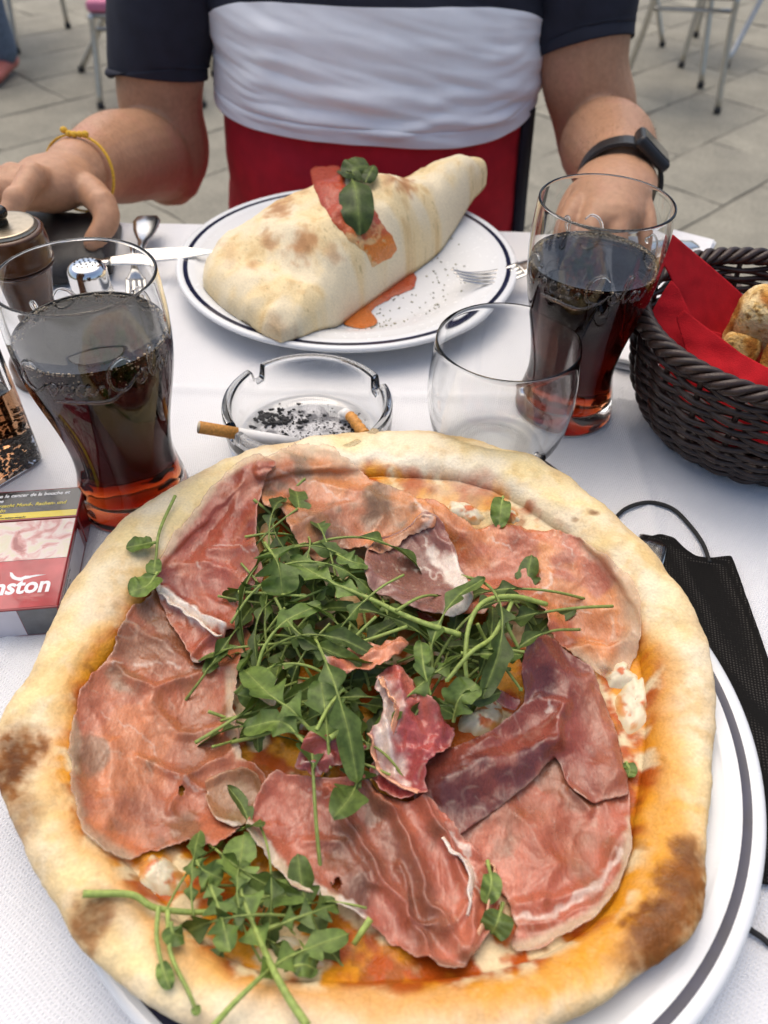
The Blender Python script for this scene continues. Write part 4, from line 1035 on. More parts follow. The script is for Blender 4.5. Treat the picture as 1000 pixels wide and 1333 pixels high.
# oregano on the plate
mb = MB(); r_ = random.Random(5)
for k in range(170):
    a_, b_ = r_.gauss(560, 52), r_.gauss(372, 34)
    if r_.random() < .25: a_, b_ = r_.gauss(490, 20), r_.gauss(420, 14)
    q = V(a_, b_, .008)
    d = math.hypot(q[0] - DX0, q[1] - DY0)
    if d > .108 or (a_ < 640 - (b_ - 200) * .9 and b_ < 345): continue
    z_ = float(plate_z(q[0], q[1])) + .0006
    s0 = r_.uniform(.0002, .0008); an = r_.uniform(0, 3.14); c0, s1 = math.cos(an), math.sin(an)
    v = [(q[0] + s0 * (i * c0 * 1.6 - j * s1), q[1] + s0 * (i * s1 * 1.6 + j * c0), TZ + z_ + kz) for kz in (-.0003, .0003) for i, j in ((-1, -.4), (.6, -.7), (1, .5), (-.5, .6))]
    mb.add(v, [[0, 1, 2, 3][::-1], [4, 5, 6, 7], [0, 1, 5, 4], [1, 2, 6, 5], [2, 3, 7, 6], [3, 0, 4, 7]], np.array([.22, .21, .13]) * r_.uniform(.5, 1.7))
o = mb.build('oregano', attr_mat('dry_herb', .8), color=True); tag(o, 'scattered dry oregano flakes on the far plate', 'herbs', kind='stuff')

# ------------------------------------------------------------------ glassware
M_GLASS = glass_mat('clear_glass', (.985, .99, .985), ior=1.44)
COLA_A = ((.66, .29, .01), 185)
M_COLA = liquid_mat('cola', *COLA_A, 1.33)
M_COLAI = liquid_mat('cola_against_glass', *COLA_A, 1.33 / 1.44)
M_FOAM = plain('cola_froth', (.46, .37, .25), .12, var=.2, scale=400)
def chain_stroke(paths, radius, wrap, n=26):
    mb = MB()
    for p in paths:
        c = catmull(np.array([(a_, b_, 0) for a_, b_ in p], float), n)
        w = np.array([wrap(a_, b_) for a_, b_, _ in c])
        v, f = tube_vf(w, radius * (1 - .5 * np.abs(np.linspace(-1, 1, n)) ** 3), 6)
        mb.add(v, f)
    return mb
# flowing script wordmark, one unit = letter height
SCRIPT = [
    [(1.05, 1.25), (.75, 1.5), (.3, 1.3), (.05, .75), (.15, .2), (.55, .02), (.95, .25), (1.15, .5)],
    [(1.05, 1.25), (1.2, 1.05), (1.0, .95)],
    [(1.45, .62), (1.2, .4), (1.3, .1), (1.55, .15), (1.65, .45), (1.45, .62), (1.75, .55)],
    [(2.25, .5), (2.1, .62), (1.88, .4), (1.95, .08), (2.2, .12), (2.4, .4)],
    [(2.85, .5), (2.65, .62), (2.45, .35), (2.6, .05), (2.85, .3), (2.95, .6), (2.88, .15), (3.1, .1), (3.3, .35)],
    [(3.3, .38), (3.55, .42)],
    [(4.75, 1.25), (4.45, 1.5), (4.0, 1.3), (3.75, .75), (3.85, .2), (4.25, .02), (4.65, .25), (4.85, .5)],
    [(4.4, .1), (3.6, -.35), (2.4, -.25), (1.3, -.3)],
    [(5.1, .62), (4.88, .4), (4.95, .1), (5.2, .15), (5.3, .45), (5.1, .62), (5.45, .6)],
    [(5.45, .3), (5.75, 1.0), (5.85, 1.4), (5.65, 1.35), (5.55, .6), (5.65, .1), (5.9, .3)],
    [(6.35, .5), (6.15, .62), (5.95, .35), (6.1, .05), (6.35, .3), (6.45, .6), (6.38, .15), (6.6, .1), (6.9, .5)]]
CG = [(0.0325, 0.0), (.0338, .002), (.0340, .006), (.0330, .013), (.0305, .024), (.0290, .034), (.0292, .046), (.0312, .060), (.0345, .075), (.0380, .090), (.0402, .103), (.0412, .116), (.0414, .127), (.0408, .139), (.0402, .149), (.0400, .1512)]
CGI = [(.0393, .1520), (.0386, .1512), (.0388, .148), (.0394, .139), (.0400, .127), (.0398, .116), (.0387, .103), (.0364, .090), (.0328, .075), (.0294, .060), (.0273, .046), (.0270, .034), (.0276, .024), (.0275, .016), (.0262, .0125), (.018, .0105), (.0001, .0098)]
def dens(prof, k=3):
    p = np.asarray(prof, float); n = (len(p) - 1) * k + 1
    q = catmull(np.c_[p, 0 * p[:, :1]], n)[:, :2]; q[:, 0] = np.maximum(q[:, 0], .0001)
    return q
def cola_glass(x, y, level, label, yaw):
    root = empty('cola_glass', (x, y, TZ + ZT - .0004), label, 'glass of cola', 'glasses of cola')
    flute = lambda z, th: -.022 * np.abs(np.sin(th * 5)) ** 3 * np.exp(-((z - .036) / .026) ** 2) + .010 * np.exp(-((z - .036) / .026) ** 2)
    outer = dens(CG); inner = dens(CGI)
    ii = np.argsort(inner[:, 1])
    rl = float(np.interp(level, inner[ii, 1], inner[ii, 0]))
    upper = np.vstack([inner[inner[:, 1] > level + .0006], [[rl, level]]])
    lower = np.vstack([[[rl, level]], inner[inner[:, 1] < level - .0006]])
    v, f = lathe_vf(np.vstack([[(.0001, .0022), (.020, .0018), (.028, .0008), (.0312, 0)], outer, upper]), 160, lambda z, th: flute(z, th) * .9)
    gl = mesh('tumbler', v, f, M_GLASS, root)
    ro = outer[np.argsort(outer[:, 1])]
    # raised lettering on both faces
    for k in (0, 1):
        h = .0125; W0 = 6.9 * h
        def wrap(a_, b_):
            z = .1060 + b_ * h; r = float(np.interp(z, ro[:, 1], ro[:, 0])) + .0001
            th = yaw + k * math.pi + (a_ * h - W0 / 2) / r
            return (r * math.cos(th), r * math.sin(th), z)
        chain_stroke(SCRIPT, .00105, wrap).build('raised_lettering', M_GLASS, root)
    # the drink meets the glass directly, so there is one boundary between them
    men = [(rl - .0004, level - .0008), (rl - .0012, level - .0014), (rl - .0026, level - .0017), (rl * .6, level - .0018), (rl * .3, level - .0018), (.0001, level - .0018)]
    low = lower[::-1]
    v, f = lathe_vf(np.vstack([low, men]), 160, lambda z, th: flute(z, th) * .9)
    mi = [1 if k // 160 < len(low) - 1 else 0 for k in range(len(f))]
    mesh('cola', v, f, None, root, mats=[M_COLA, M_COLAI], midx=mi)
    level -= .0016
    # bubbles clinging round the surface
    mb = MB(); r_ = random.Random(int(level * 1e5))
    ico = bmesh.new(); bmesh.ops.create_icosphere(ico, subdivisions=1, radius=1); iv = np.array([q.co[:] for q in ico.verts]); jf = [[q.index for q in p_.verts] for p_ in ico.faces]; ico.free()
    for _ in range(700):
        th = r_.uniform(0, 6.283); s0 = r_.choice([.0002, .0002, .0003, .0004, .0005, .0008])
        if float(vnoise(np.array([math.cos(th) * 2.5 + 9]), np.array([math.sin(th) * 2.5 + level * 100]), 3)[0]) < r_.uniform(.2, .75): continue
        if r_.random() < .72: rad, zz_ = rl - r_.uniform(.0002, .0022), level + s0 * .4
        else: rad, zz_ = rl - .0006, level - r_.uniform(.001, .012); rad = float(np.interp(zz_, inner[ii, 1], inner[ii, 0])) - .0002
        mb.add(iv * s0 + np.array([rad * math.cos(th), rad * math.sin(th), zz_]), jf)
    b = mb.build('bubbles', M_FOAM, root); b['kind'] = 'stuff'
    return root
cola_glass(-.1560, .3600, .1200, 'fluted glass of dark cola between the cigarette pack and the pepper mill', -1.20)
cola_glass(.1268, .4625, .1150, 'fluted glass of dark cola in front of the hand with the watch', -1.95)

t = empty('water_tumbler', (.073, .4155, TZ + ZT - .0004), 'empty stemless clear glass tumbler standing behind the pizza crust', 'tumbler')
o_ = [(.0001, .001), (.018, .0008), (.0245, 0), (.029, .001), (.0355, .006), (.0420, .0175), (.0458, .033), (.0472, .047), (.0468, .060), (.0455, .073), (.0441, .0842)]
i_ = [(.0437, .0852), (.0431, .0846), (.0442, .073), (.0456, .060), (.0460, .047), (.0446, .033), (.0406, .0185), (.034, .0085), (.026, .0062), (.014, .0058), (.0001, .0057)]
v, f = lathe_vf(np.vstack([dens(o_), dens(i_)]), 128)
mesh('bowl', v, f, M_GLASS, t)

# ashtray with four notches
AX, AY = -.0515, .4175
ash = empty('ashtray', (AX, AY, TZ + ZT - .0004), 'round clear glass ashtray with notches holding ash and a stub', 'ashtray')
nang = []
for a_, b_ in ((350, 493), (481, 502), (303, 562), (476, 572)):
    q = V(a_, b_, .034); nang.append(math.atan2(q[1] - AY, q[0] - AX))
prof = dens([(.0001, .0012), (.030, .0010), (.046, 0), (.0515, .0012), (.0540, .006), (.0552, .014), (.0556, .024), (.0556, .0325), (.0548, .0348), (.0528, .0352), (.0505, .0346), (.0494, .032), (.0484, .022), (.0470, .013), (.0440, .0088), (.036, .0078), (.020, .0075), (.0001, .0075)], 3)
v, f = lathe_vf(prof, 360)
v = v.reshape(len(prof), 360, 3); th = np.linspace(0, 2 * math.pi, 360, endpoint=False)
nk = np.zeros(360)
for a_ in nang:
    d = np.abs((th - a_ + math.pi) % (2 * math.pi) - math.pi)
    nk = np.maximum(nk, sst(.105, .065, d))
v[..., 2] -= np.maximum(0, v[..., 2] - .0235) * nk[None, :] * .92
mesh('dish', v.reshape(-1, 3), f, M_GLASS, ash)
M_ASH = attr_mat('ash_grain', .95, fine=900, fvar=.4)
mb = MB(); r_ = random.Random(9)
ico = bmesh.new(); bmesh.ops.create_icosphere(ico, subdivisions=1, radius=1); IV = np.array([q.co[:] for q in ico.verts]); IF = [[q.index for q in p_.verts] for p_ in ico.faces]; ico.free()
for k in range(420):
    m0 = r_.random()
    if m0 < .30: a_, b_, s0, c0 = r_.gauss(362, 22), r_.gauss(546, 8), r_.uniform(.0006, .0019), r_.uniform(.01, .06)
    elif m0 < .45: a_, b_, s0, c0 = r_.gauss(458, 12), r_.gauss(566, 8), r_.uniform(.0005, .0015), r_.uniform(.01, .06)
    else: a_, b_, s0, c0 = r_.gauss(405, 36), r_.gauss(560, 13), r_.uniform(.0002, .0008), r_.uniform(.05, .35)
    q = V(a_, b_, .0095)
    if math.hypot(q[0] - AX, q[1] - AY) > .041: continue
    j = np.array([r_.uniform(.5, 1.3) for _ in range(len(IV) * 3)]).reshape(-1, 3)
    mb.add(IV * j * s0 * np.array([1.3, 1, .7]) + np.array([q[0] - AX, q[1] - AY, .0080 + s0 * .6]), IF, (c0, c0, c0 * 1.02))
o = mb.build('ash', M_ASH, color=True); o.location = (AX, AY, TZ + ZT); tag(o, 'grey and black cigarette ash lying in the glass ashtray', 'ash', kind='stuff')
# fine ash film
tt = np.linspace(0, 2 * math.pi, 60, endpoint=False)[None, :]; rr_ = np.linspace(.02, 1, 14)[:, None]
lob = 1 + .4 * (fbm(np.cos(tt) * 2, np.sin(tt) * 2, 3, 5) - .5) * 2
fx, fy = .031 * rr_ * np.cos(tt) * lob, .026 * rr_ * np.sin(tt) * lob
fz = .0079 + .0008 * (1 - rr_) * fbm(fx * 300, fy * 300, 3, 2)
c0 = lerp(np.array([.50, .50, .51]) + 0 * fx[..., None], np.array([.14, .14, .15]), sst(.5, .75, fbm(fx * 140, fy * 140, 4, 8)))
o = mesh('ash_powder', np.stack([fx, fy, fz], -1).reshape(-1, 3), gridfaces(14, 60, False, True), M_ASH, color=c0.reshape(-1, 3), attrs=None)
o.location = (AX, AY, TZ + ZT); tag(o, 'pale powdery ash spread over the ashtray floor', 'ash', kind='stuff')
M_FILTER = plain('cork_paper', (.60, .27, .055), .6, var=.25, scale=700, bmp=.1)
M_PAPER = plain('white_paper', (.78, .77, .75), .7, var=.04, scale=200, bmp=.1, bscale=600)
M_BURNT = plain('burnt_tip', (.03, .03, .03), .9, var=.5, scale=900, bmp=.4)
M_TOW = plain('filter_tow', (.70, .60, .42), .9, var=.15, scale=1200)
p0, p1 = V(259, 556, .0405), V(392, 578, .0165)
cig = empty('cigarette', tuple(p0), 'whole cigarette with orange filter resting in the ashtray notch', 'cigarette')
d = (p1 - p0); L = np.linalg.norm(d); d /= L
v, f = tube_vf([d * 0, d * .0005, d * L * .36], .0039, 24); mesh('filter', v, f, M_FILTER, cig)
v, f = tube_vf([d * L * .361, d * L * .97], .0038, 24); mesh('paper', v, f, M_PAPER, cig)
v, f = tube_vf([d * L * .971, d * L], [.0037, .0030], 24); mesh('tip', v, f, M_BURNT, cig)
v, f = tube_vf([d * -.0004, d * .0003], .0036, 24); mesh('filter_end', v, f, M_TOW, cig)
q = V(464, 548, .014)
stub = empty('cigarette_stub', tuple(q), 'crushed orange cigarette stub at the right side of the ashtray', 'cigarette stub')
w0 = [np.array(V(a_, b_, h_)) - q for a_, b_, h_ in ((455, 541, .018), (460, 546, .018), (467, 556, .016), (475, 566, .014))]
c_ = catmull(w0, 14); v, f = tube_vf(c_, np.linspace(.0034, .0041, 14) * (1 + .12 * np.sin(np.arange(14) * 2.1)), 16); mesh('filter', v, f, M_FILTER, stub)
w1 = [np.array(V(a_, b_, h_)) - q for a_, b_, h_ in ((454, 540, .018), (449, 540, .015), (447, 546, .012))]
c_ = catmull(w1, 10); v, f = tube_vf(c_, np.linspace(.0036, .0042, 10) * (1 + .2 * np.sin(np.arange(10) * 2.7)), 14); mesh('paper', v, f, M_PAPER, stub)

# ------------------------------------------------------------------ cigarette pack
def text_vf(txt, size, shear=0.0, weight=0.0, ext=.00006, sx=1.0):
    cu = bpy.data.curves.new('t', 'FONT'); cu.body = txt; cu.size = size; cu.shear = shear; cu.offset = weight; cu.extrude = ext; cu.resolution_u = 3
    o = bpy.data.objects.new('t', cu); COL.objects.link(o)
    me = bpy.data.meshes.new_from_object(o.evaluated_get(bpy.context.evaluated_depsgraph_get()))
    v = np.array([q.co[:] for q in me.vertices]); f = [list(p_.vertices) for p_ in me.polygons]
    bpy.data.objects.remove(o); bpy.data.curves.remove(cu); bpy.data.meshes.remove(me)
    v[:, 0] *= sx
    return v, f
tr_, br_ = V(110.5, 636, .0225), V(76.5, 792, .0225)
yd = (tr_ - br_)[:2]; PL = float(np.hypot(*yd)); yd = yd / PL
ang = math.atan2(yd[1], yd[0]) - math.pi / 2
PWD, PT = .056, .0222
pack = empty('cigarette_pack', (br_[0], br_[1], TZ + ZT - .0002), 'red and white cigarette pack with health warnings at the left edge', 'cigarette pack', rz=ang)
# local frame: x to the left is negative, y up the pack, z up; right lower corner is the origin
M_FILM = dict(rough=.16)
def glossy(name, c, var=.05, scale=90, rough=.18):
    m = plain(name, c, rough, var=var, scale=scale)
    m.node_tree.nodes['Principled BSDF'].inputs['Coat Weight'].default_value = .6
    m.node_tree.nodes['Principled BSDF'].inputs['Coat Roughness'].default_value = .08
    nt = m.node_tree; b = nt.nodes['Principled BSDF']; tc = texco(nt)
    n = noise_node(nt, 45, 2, tc, dist=.6); bump(nt, b, n.outputs[0], .25, .0015)
    nt.links.new(b.inputs['Normal'].links[0].from_socket, b.inputs['Coat Normal'])
    return m
M_PK = glossy('pack_black', (.030, .030, .030)); M_PR = glossy('pack_red', (.42, .05, .055), .25, 60); M_PD = glossy('pack_dark_red', (.26, .018, .022))
M_PG = glossy('pack_grey', (.55, .53, .58)); M_PC = glossy('pack_charcoal', (.075, .08, .09), .35); M_PY = glossy('pack_yellow', (.75, .58, .02)); M_PWH = glossy('pack_white', (.78, .76, .78))
def pic_mat():
    m, nt, b = new_mat('pack_photo'); tc = texco(nt)
    n = noise_node(nt, 75, 3, tc, dist=1.2)
    r = ramp(nt, n.outputs[0], [(.28, (.34, .10, .09)), (.42, (.60, .30, .27)), (.52, (.72, .60, .54)), (.64, (.66, .60, .42)), (.78, (.70, .66, .60))])
    nt.links.new(r.outputs[0], b.inputs['Base Color']); b.inputs['Roughness'].default_value = .18; b.inputs['Coat Weight'].default_value = .6
    bump(nt, b, noise_node(nt, 40, 2, tc).outputs[0], .25, .0015)
    return m
def pk(name, x0, x1, y0, y1, z0, z1, m, bev=.0004, parent=None):
    mb = MB(); mb.add(*box_vf(x0, x1, y0, y1, z0, z1)); o = mb.build(name, m, parent or pack, smooth=False)
    return bevel(o, bev, 2) if bev else o
LID = PL - .0255
pk('box', -PWD, 0, 0, LID - .0003, 0, PT, M_PD, .0007)
pk('lid', -PWD - .0003, .0003, LID, PL, -.0000, PT + .0003, M_PD, .0009)
E_ = .00012
def panel(name, x0, x1, y0, y1, m, z=PT, parent=None): return pk(name, x0, x1, y0, y1, z, z + E_, m, 0, parent)
panel('warning_panel', -PWD + .0005, -.0010, LID + .0062, PL - .0012, M_PK, PT + .0003)
panel('yellow_strip', -PWD + .0005, -.0010, LID + .0012, LID + .0060, M_PY, PT + .0003)
panel('photo_panel', -PWD + .0005, -.0010, .0345, LID - .0010, pic_mat())
panel('brand_panel', -PWD + .0005, -.0010, .0010, .0340, M_PR)
# side face prints (x = 0 face)
pk('tax_label', .0000, .00012, .003, LID - .006, .003, PT - .0035, M_PG, 0)
pk('side_stripe', .0000, .00014, .002, .034, PT - .003, PT - .0006, M_PR, 0)
# end face prints (y = 0 face)
pk('end_panel', -PWD + .001, -.021, -.00012, 0, .001, PT - .001, M_PG, 0)
pk('end_patch', -.0207, -.001, -.00012, 0, .001, PT - .001, M_PC, 0)
M_TW = plain('print_white', (.80, .80, .80), .4, var=.02); M_TY = plain('print_yellow', (.72, .60, .12), .4, var=.02); M_TK = plain('print_black', (.02, .02, .02), .4, var=.02)
def letter(txt, size, x_right, y, z, m, shear=0.0, weight=0.0, sx=1.0, name='lettering'):
    v, f = text_vf(txt, size, shear, weight, sx=sx)
    v[:, 0] += x_right - v[:, 0].max(); v[:, 1] += y; v[:, 2] += z + .00008
    return mesh(name, v, f, m, pack, smooth=False)
zl = PT + .0003 + E_
letter('provoque le cancer de la bouche et', .0039, -.0070, PL - .0060, zl, M_TW, .18, .00010, .93)
letter('la gorge', .0039, -.0440, PL - .0102, zl, M_TW, .18, .00010, .93)
letter('Rauchen verursacht Mund-, Rachen- und', .0037, -.0078, PL - .0142, zl, M_TY, .18, .00008, .93)
letter('Kehlkopfkrebs', .0037, -.0412, PL - .0182, zl, M_TY, .18, .00008, .93)
letter('Stop Line', .0020, -.0425, LID + .0039, zl, M_TK, .15, .00004, 1.1)
letter('www.tabac-stop.lu', .0020, -.0290, LID + .0017, zl, M_TK, .15, .00004, 1.1)
letter('Winston', .0150, -.0062, .0108, PT + E_, M_TW, .05, .00042, .86)
for k, yy0 in enumerate((.010, .0135, .017)):
    mbt = MB()
    v, f = text_vf('tar nicotine smoke warning'[:26 - 5 * k], .0022, 0, 0)
    # runs along the side face
    w = np.stack([0 * v[:, 0] + .00014 + v[:, 2], .006 + v[:, 0], PT - yy0 + .0045 + v[:, 1] * 1.0], -1)
    mesh('lettering', w, f, M_TK, pack, smooth=False)
# white eagle mark
eag = [(-.0290, .0262), (-.0278, .0258), (-.0262, .0236), (-.0245, .0222), (-.0225, .0218), (-.0205, .0228), (-.0180, .0226), (-.0150, .0229), (-.0098, .0226), (-.0140, .0219), (-.0165, .0214), (-.0180, .0208), (-.0205, .0203), (-.0222, .0192), (-.0232, .0196), (-.0252, .0204), (-.0270, .0215), (-.0284, .0236)]
n = len(eag); z0 = PT + E_ + .00004
mesh('eagle_emblem', [(a_, b_, z0) for a_, b_ in eag] + [(a_, b_, z0 + .00008) for a_, b_ in eag], [list(range(n)), list(range(n, 2 * n))[::-1]] + [[i, (i + 1) % n, n + (i + 1) % n, n + i] for i in range(n)], M_TW, pack, smooth=False)

# ------------------------------------------------------------------ oil bottle, pepper mill, salt shaker, pouch
cb = V(64, 602, 0.0); d1 = np.array([-.60, -.80]); 
BW = .064
cbx, cby = cb[0] + d1[0] * BW / 2 - .80 * BW / 2, cb[1] + d1[1] * BW / 2 + .60 * BW / 2
bot = empty('oil_bottle', (cbx, cby, TZ + ZT - .0004), 'square glass bottle of amber oil with dark herbs at the left edge', 'oil bottle', rz=math.atan2(d1[1], d1[0]))
def sqring(hw, z, n=64, rr=.22):
    t_ = np.linspace(0, 2 * math.pi, n, endpoint=False); c, s_ = np.cos(t_), np.sin(t_)
    e = 2 / 9.0
    return np.stack([hw * np.sign(c) * np.abs(c) ** e, hw * np.sign(s_) * np.abs(s_) ** e, 0 * t_ + z], -1)
def sqloft(prof, n=64):
    rings = []
    for hw, z, mix in prof:
        a_ = sqring(hw, z, n); t_ = np.linspace(0, 2 * math.pi, n, endpoint=False)
        b_ = np.stack([hw * np.cos(t_), hw * np.sin(t_), 0 * t_ + z], -1)
        rings.append(a_ * (1 - mix) + b_ * mix)
    v = np.array(rings).reshape(-1, 3)
    return v, gridfaces(len(rings), n, False, True)[:, ::-1].tolist()
h_ = BW / 2
out_ = [(.0005, .001, 0), (h_ - .008, .001, 0), (h_ - .002, .0006, 0), (h_, .003, 0), (h_, .02, 0), (h_ - .001, .11, 0), (h_ - .004, .128, .2), (.018, .145, .8), (.013, .155, 1), (.0125, .185, 1), (.0145, .188, 1), (.0145, .193, 1), (.0105, .193, 1), (.0098, .185, 1), (.0105, .157, 1), (.0155, .146, .8), (h_ - .007, .128, .2), (h_ - .004, .11, 0), (h_ - .0033, .058, 0)]
v, f = sqloft(out_)
mesh('bottle', v, f, M_GLASS, bot)
OIL_A = ((.66, .34, .02), 48)
M_OIL = liquid_mat('amber_oil', *OIL_A, 1.46); M_OILI = liquid_mat('oil_against_glass', *OIL_A, 1.46 / 1.48)
lo_ = [(.0005, .005, 0), (h_ - .006, .005, 0), (h_ - .003, .007, 0), (h_ - .003, .02, 0), (h_ - .0033, .058, 0)]
v, f = sqloft(lo_ + [(h_ - .0045, .0568, 0), (h_ - .008, .0562, 0), (.0005, .0562, 0)])
mesh('oil', v, f, None, bot, mats=[M_OIL, M_OILI], midx=[1 if k // 64 < 4 else 0 for k in range(len(f))])
mb = MB(); r_ = random.Random(4)
for k in range(620):
    zz_ = .0056 + abs(r_.gauss(0, .0105)); lim = h_ - .0045
    if zz_ > .030: continue
    x, y = r_.uniform(-lim, lim), r_.uniform(-lim, lim)
    if r_.random() < .6:
        if r_.random() < .5: x = lim * r_.choice([-1, 1]) * r_.uniform(.93, .99)
        else: y = lim * r_.choice([-1, 1]) * r_.uniform(.93, .99)
    s0 = r_.uniform(.0009, .0026); j = np.array([r_.uniform(.4, 1.2) for _ in range(36)]).reshape(-1, 3)
    c0 = np.array(r_.choice([(.007, .007, .004), (.009, .008, .004), (.012, .010, .005), (.03, .026, .010), (.005, .005, .003)]))
    mb.add(IV * j * s0 * np.array([1, 1, .55]) + np.array([x, y, zz_]), IF, c0)
o = mb.build('herbs', attr_mat('soaked_herb', .6), bot, color=True); o['kind'] = 'stuff'
v, f = lathe_vf([(.0001, .180), (.0095, .181), (.0100, .193), (.0165, .194), (.0165, .206), (.0150, .209), (.0001, .209)], 40)
mesh('stopper', v, f, plain('cork', (.35, .22, .11), .8, var=.3, scale=300, bmp=.3), bot)

MXY = V(1, 290, .118)
M_BROWNW = plain('lacquered_wood', (.075, .026, .008), .22, var=.45, scale=70, bmp=.05)
M_STEEL = plain('steel', (.62, .60, .57), .2, 1.0, var=.08, scale=300)
mill = empty('pepper_mill', (MXY[0], MXY[1], TZ + ZT - .0003), 'brown lacquered wooden pepper mill with a metal top disc and knob', 'pepper mill')
v, f = lathe_vf(dens([(.0001, 0), (.024, 0), (.0255, .003), (.0255, .014), (.021, .022), (.0165, .042), (.0165, .056), (.0200, .074), (.0232, .086), (.0238, .0895), (.0001, .0895)], 4), 64); mesh('body', v, f, M_BROWNW, mill)
v, f = lathe_vf(dens([(.0001, .0903), (.0235, .0903), (.0252, .094), (.0256, .101), (.0248, .1085), (.0222, .1125), (.0001, .1125)], 4), 64); mesh('cap', v, f, M_BROWNW, mill)
v, f = lathe_vf(dens([(.0001, .1120), (.0205, .1120), (.0206, .1142), (.019, .1150), (.0001, .1152)], 3), 64); mesh('disc', v, f, plain('brushed_brass', (.42, .36, .27), .38, 1.0, var=.12, scale=250), mill)
v, f = lathe_vf(dens([(.0001, .1150), (.0045, .1152), (.0042, .119), (.0058, .121), (.0058, .1245), (.0035, .1265), (.0001, .1268)], 3), 32); mesh('knob', v, f, plain('dark_metal', (.05, .045, .04), .25, .9), mill)

q = V(112, 344, .062)
salt = empty('salt_shaker', (q[0], q[1], TZ + ZT - .0003), 'small glass salt shaker with a pierced chrome cap behind the cola', 'salt shaker')
v, f = lathe_vf(dens([(.0001, .001), (.018, 0), (.0205, .002), (.0200, .02), (.0165, .038), (.0140, .046), (.0128, .046), (.0150, .037), (.0185, .02), (.0188, .006), (.0001, .005)], 3), 48); mesh('jar', v, f, M_GLASS, salt)
v, f = lathe_vf([(.0001, .0055), (.0180, .0065), (.0180, .018), (.0155, .030), (.0001, .030)], 40); mesh('salt', v, f, plain('salt_grain', (.8, .8, .8), .9, bmp=.5, bscale=1500), salt)
M_CHROME = plain('chrome', (.80, .80, .80), .08, 1.0, var=.03)
v, f = lathe_vf(dens([(.0001, .0625), (.008, .0620), (.0125, .0600), (.0148, .0565), (.0152, .053), (.0152, .044), (.0142, .0435)], 4)[::-1], 64); mesh('cap', v, f, M_CHROME, salt)
mb = MB()
for k in range(19):
    rr0 = 0 if k == 0 else (.0040 if k < 7 else .0080); a0 = k * 1.047 + (.3 if k >= 7 else 0) if k < 7 else k * .5236
    zt = .0626 if k == 0 else (.0626 if k < 7 else .0622)
    v, f = tube_vf([(rr0 * math.cos(a0), rr0 * math.sin(a0), zt - .001), (rr0 * math.cos(a0), rr0 * math.sin(a0), zt + .0002)], .00075, 10)
    mb.add(v, f)
mb.build('hole', M_BURNT, salt)['kind'] = 'stuff'

u_, v_, d_, F_ = polygrid([(30, 285), (160, 292), (156, 322), (150, 356), (60, 372), (18, 366)], 3.0, 1, 3)
q = V(u_, v_, .006); q[:, 2] = TZ + ZT + .004 + .024 * (1 - np.exp(-d_ / 9)) * (.8 + .4 * fbm(u_ / 40, v_ / 40, 3, 3))
o = solid(mesh('pouch', q, F_, plain('black_leather', (.014, .012, .012), .5, var=.3, scale=60, bmp=.4, bscale=700)), .004)
tag(o, 'flat black leather pouch lying under the hand with the yellow bracelet', 'pouch')

# ------------------------------------------------------------------ cutlery
M_CUT = plain('cutlery_steel', (.66, .64, .60), .17, 1.0, var=.06, scale=200)
def bar(pts, ws, ts, n=50, up=(0, 0, 1)):
    p = catmull(pts, n); k = np.linspace(0, 1, n)
    w_ = np.interp(k, np.linspace(0, 1, len(ws)), ws); t_ = np.interp(k, np.linspace(0, 1, len(ts)), ts)
    w_ = smooth1(w_, 5); t, _, _ = frames(p); sd = np.cross(t, np.asarray(up, float)); sd /= np.linalg.norm(sd, axis=1)[:, None]; nn = np.cross(sd, t)
    a_ = np.linspace(0, 2 * math.pi, 12, endpoint=False)
    c, s_ = np.cos(a_), np.sin(a_)
    v = p[:, None] + sd[:, None] * (w_[:, None] / 2 * np.sign(c) * np.abs(c) ** .6)[..., None] + nn[:, None] * (t_[:, None] / 2 * np.sign(s_) * np.abs(s_) ** .8)[..., None]
    f = gridfaces(n, 12, False, True)[:, ::-1].tolist(); f.append(list(range(12))[::-1]); f.append([(n - 1) * 12 + q_ for q_ in range(12)])
    return v.reshape(-1, 3), f
def fork(p_end, p_tip, label, arch=.010, group='table forks', ws=1.0):
    p_end, p_tip = np.asarray(p_end, float), np.asarray(p_tip, float); d = p_tip - p_end; L = np.linalg.norm(d); d /= L
    root = empty('fork', tuple(p_end), label, 'fork', group)
    sd = np.cross(d, [0, 0, 1.0]); sd /= np.linalg.norm(sd); up = np.cross(sd, d)
    at = lambda s_, z_: d * L * s_ + up * z_
    v, f = bar([at(0, 0), at(.12, .002), at(.35, arch * .5), at(.55, arch), at(.68, arch * .6), at(.75, 0)], [.014 * ws, .019 * ws, .016 * ws, .010, .006, .0055, .010, .021], [.0025, .0035, .003, .003, .0035, .003, .0022]); mesh('handle', v, f, M_CUT, root)
    for k in (-1.5, -.5, .5, 1.5):
        o_ = sd * k * .0062
        v, f = bar([at(.735, .0002) + o_ * .95, at(.82, -.004) + o_, at(.92, -.003) + o_, at(1, .003) + o_ * .96], [.0046, .0038, .0034, .0016], [.002, .002, .0018, .0012], 24); mesh('tine', v, f, M_CUT, root)
    return root
fork(V(905, 318, .020), V(593, 362, .0265), 'steel fork with its tines on the far plate and handle behind the cola')
fork(V(192, 282, .019), V(182, 392, .004), ws=1.35, label='steel fork standing handle away, between the salt shaker and the plate')
fork(V(848, 699, .0042), V(840, 860, .0042), 'steel fork handle peeping out above the black face mask', arch=.002)
kn = empty('table_knife', tuple(V(90, 345, .018)), 'steel table knife with its tip on the rim of the far plate', 'knife', None)
k0 = V(90, 345, .018); kv = lambda a_, b_, z_: V(a_, b_, z_) - k0
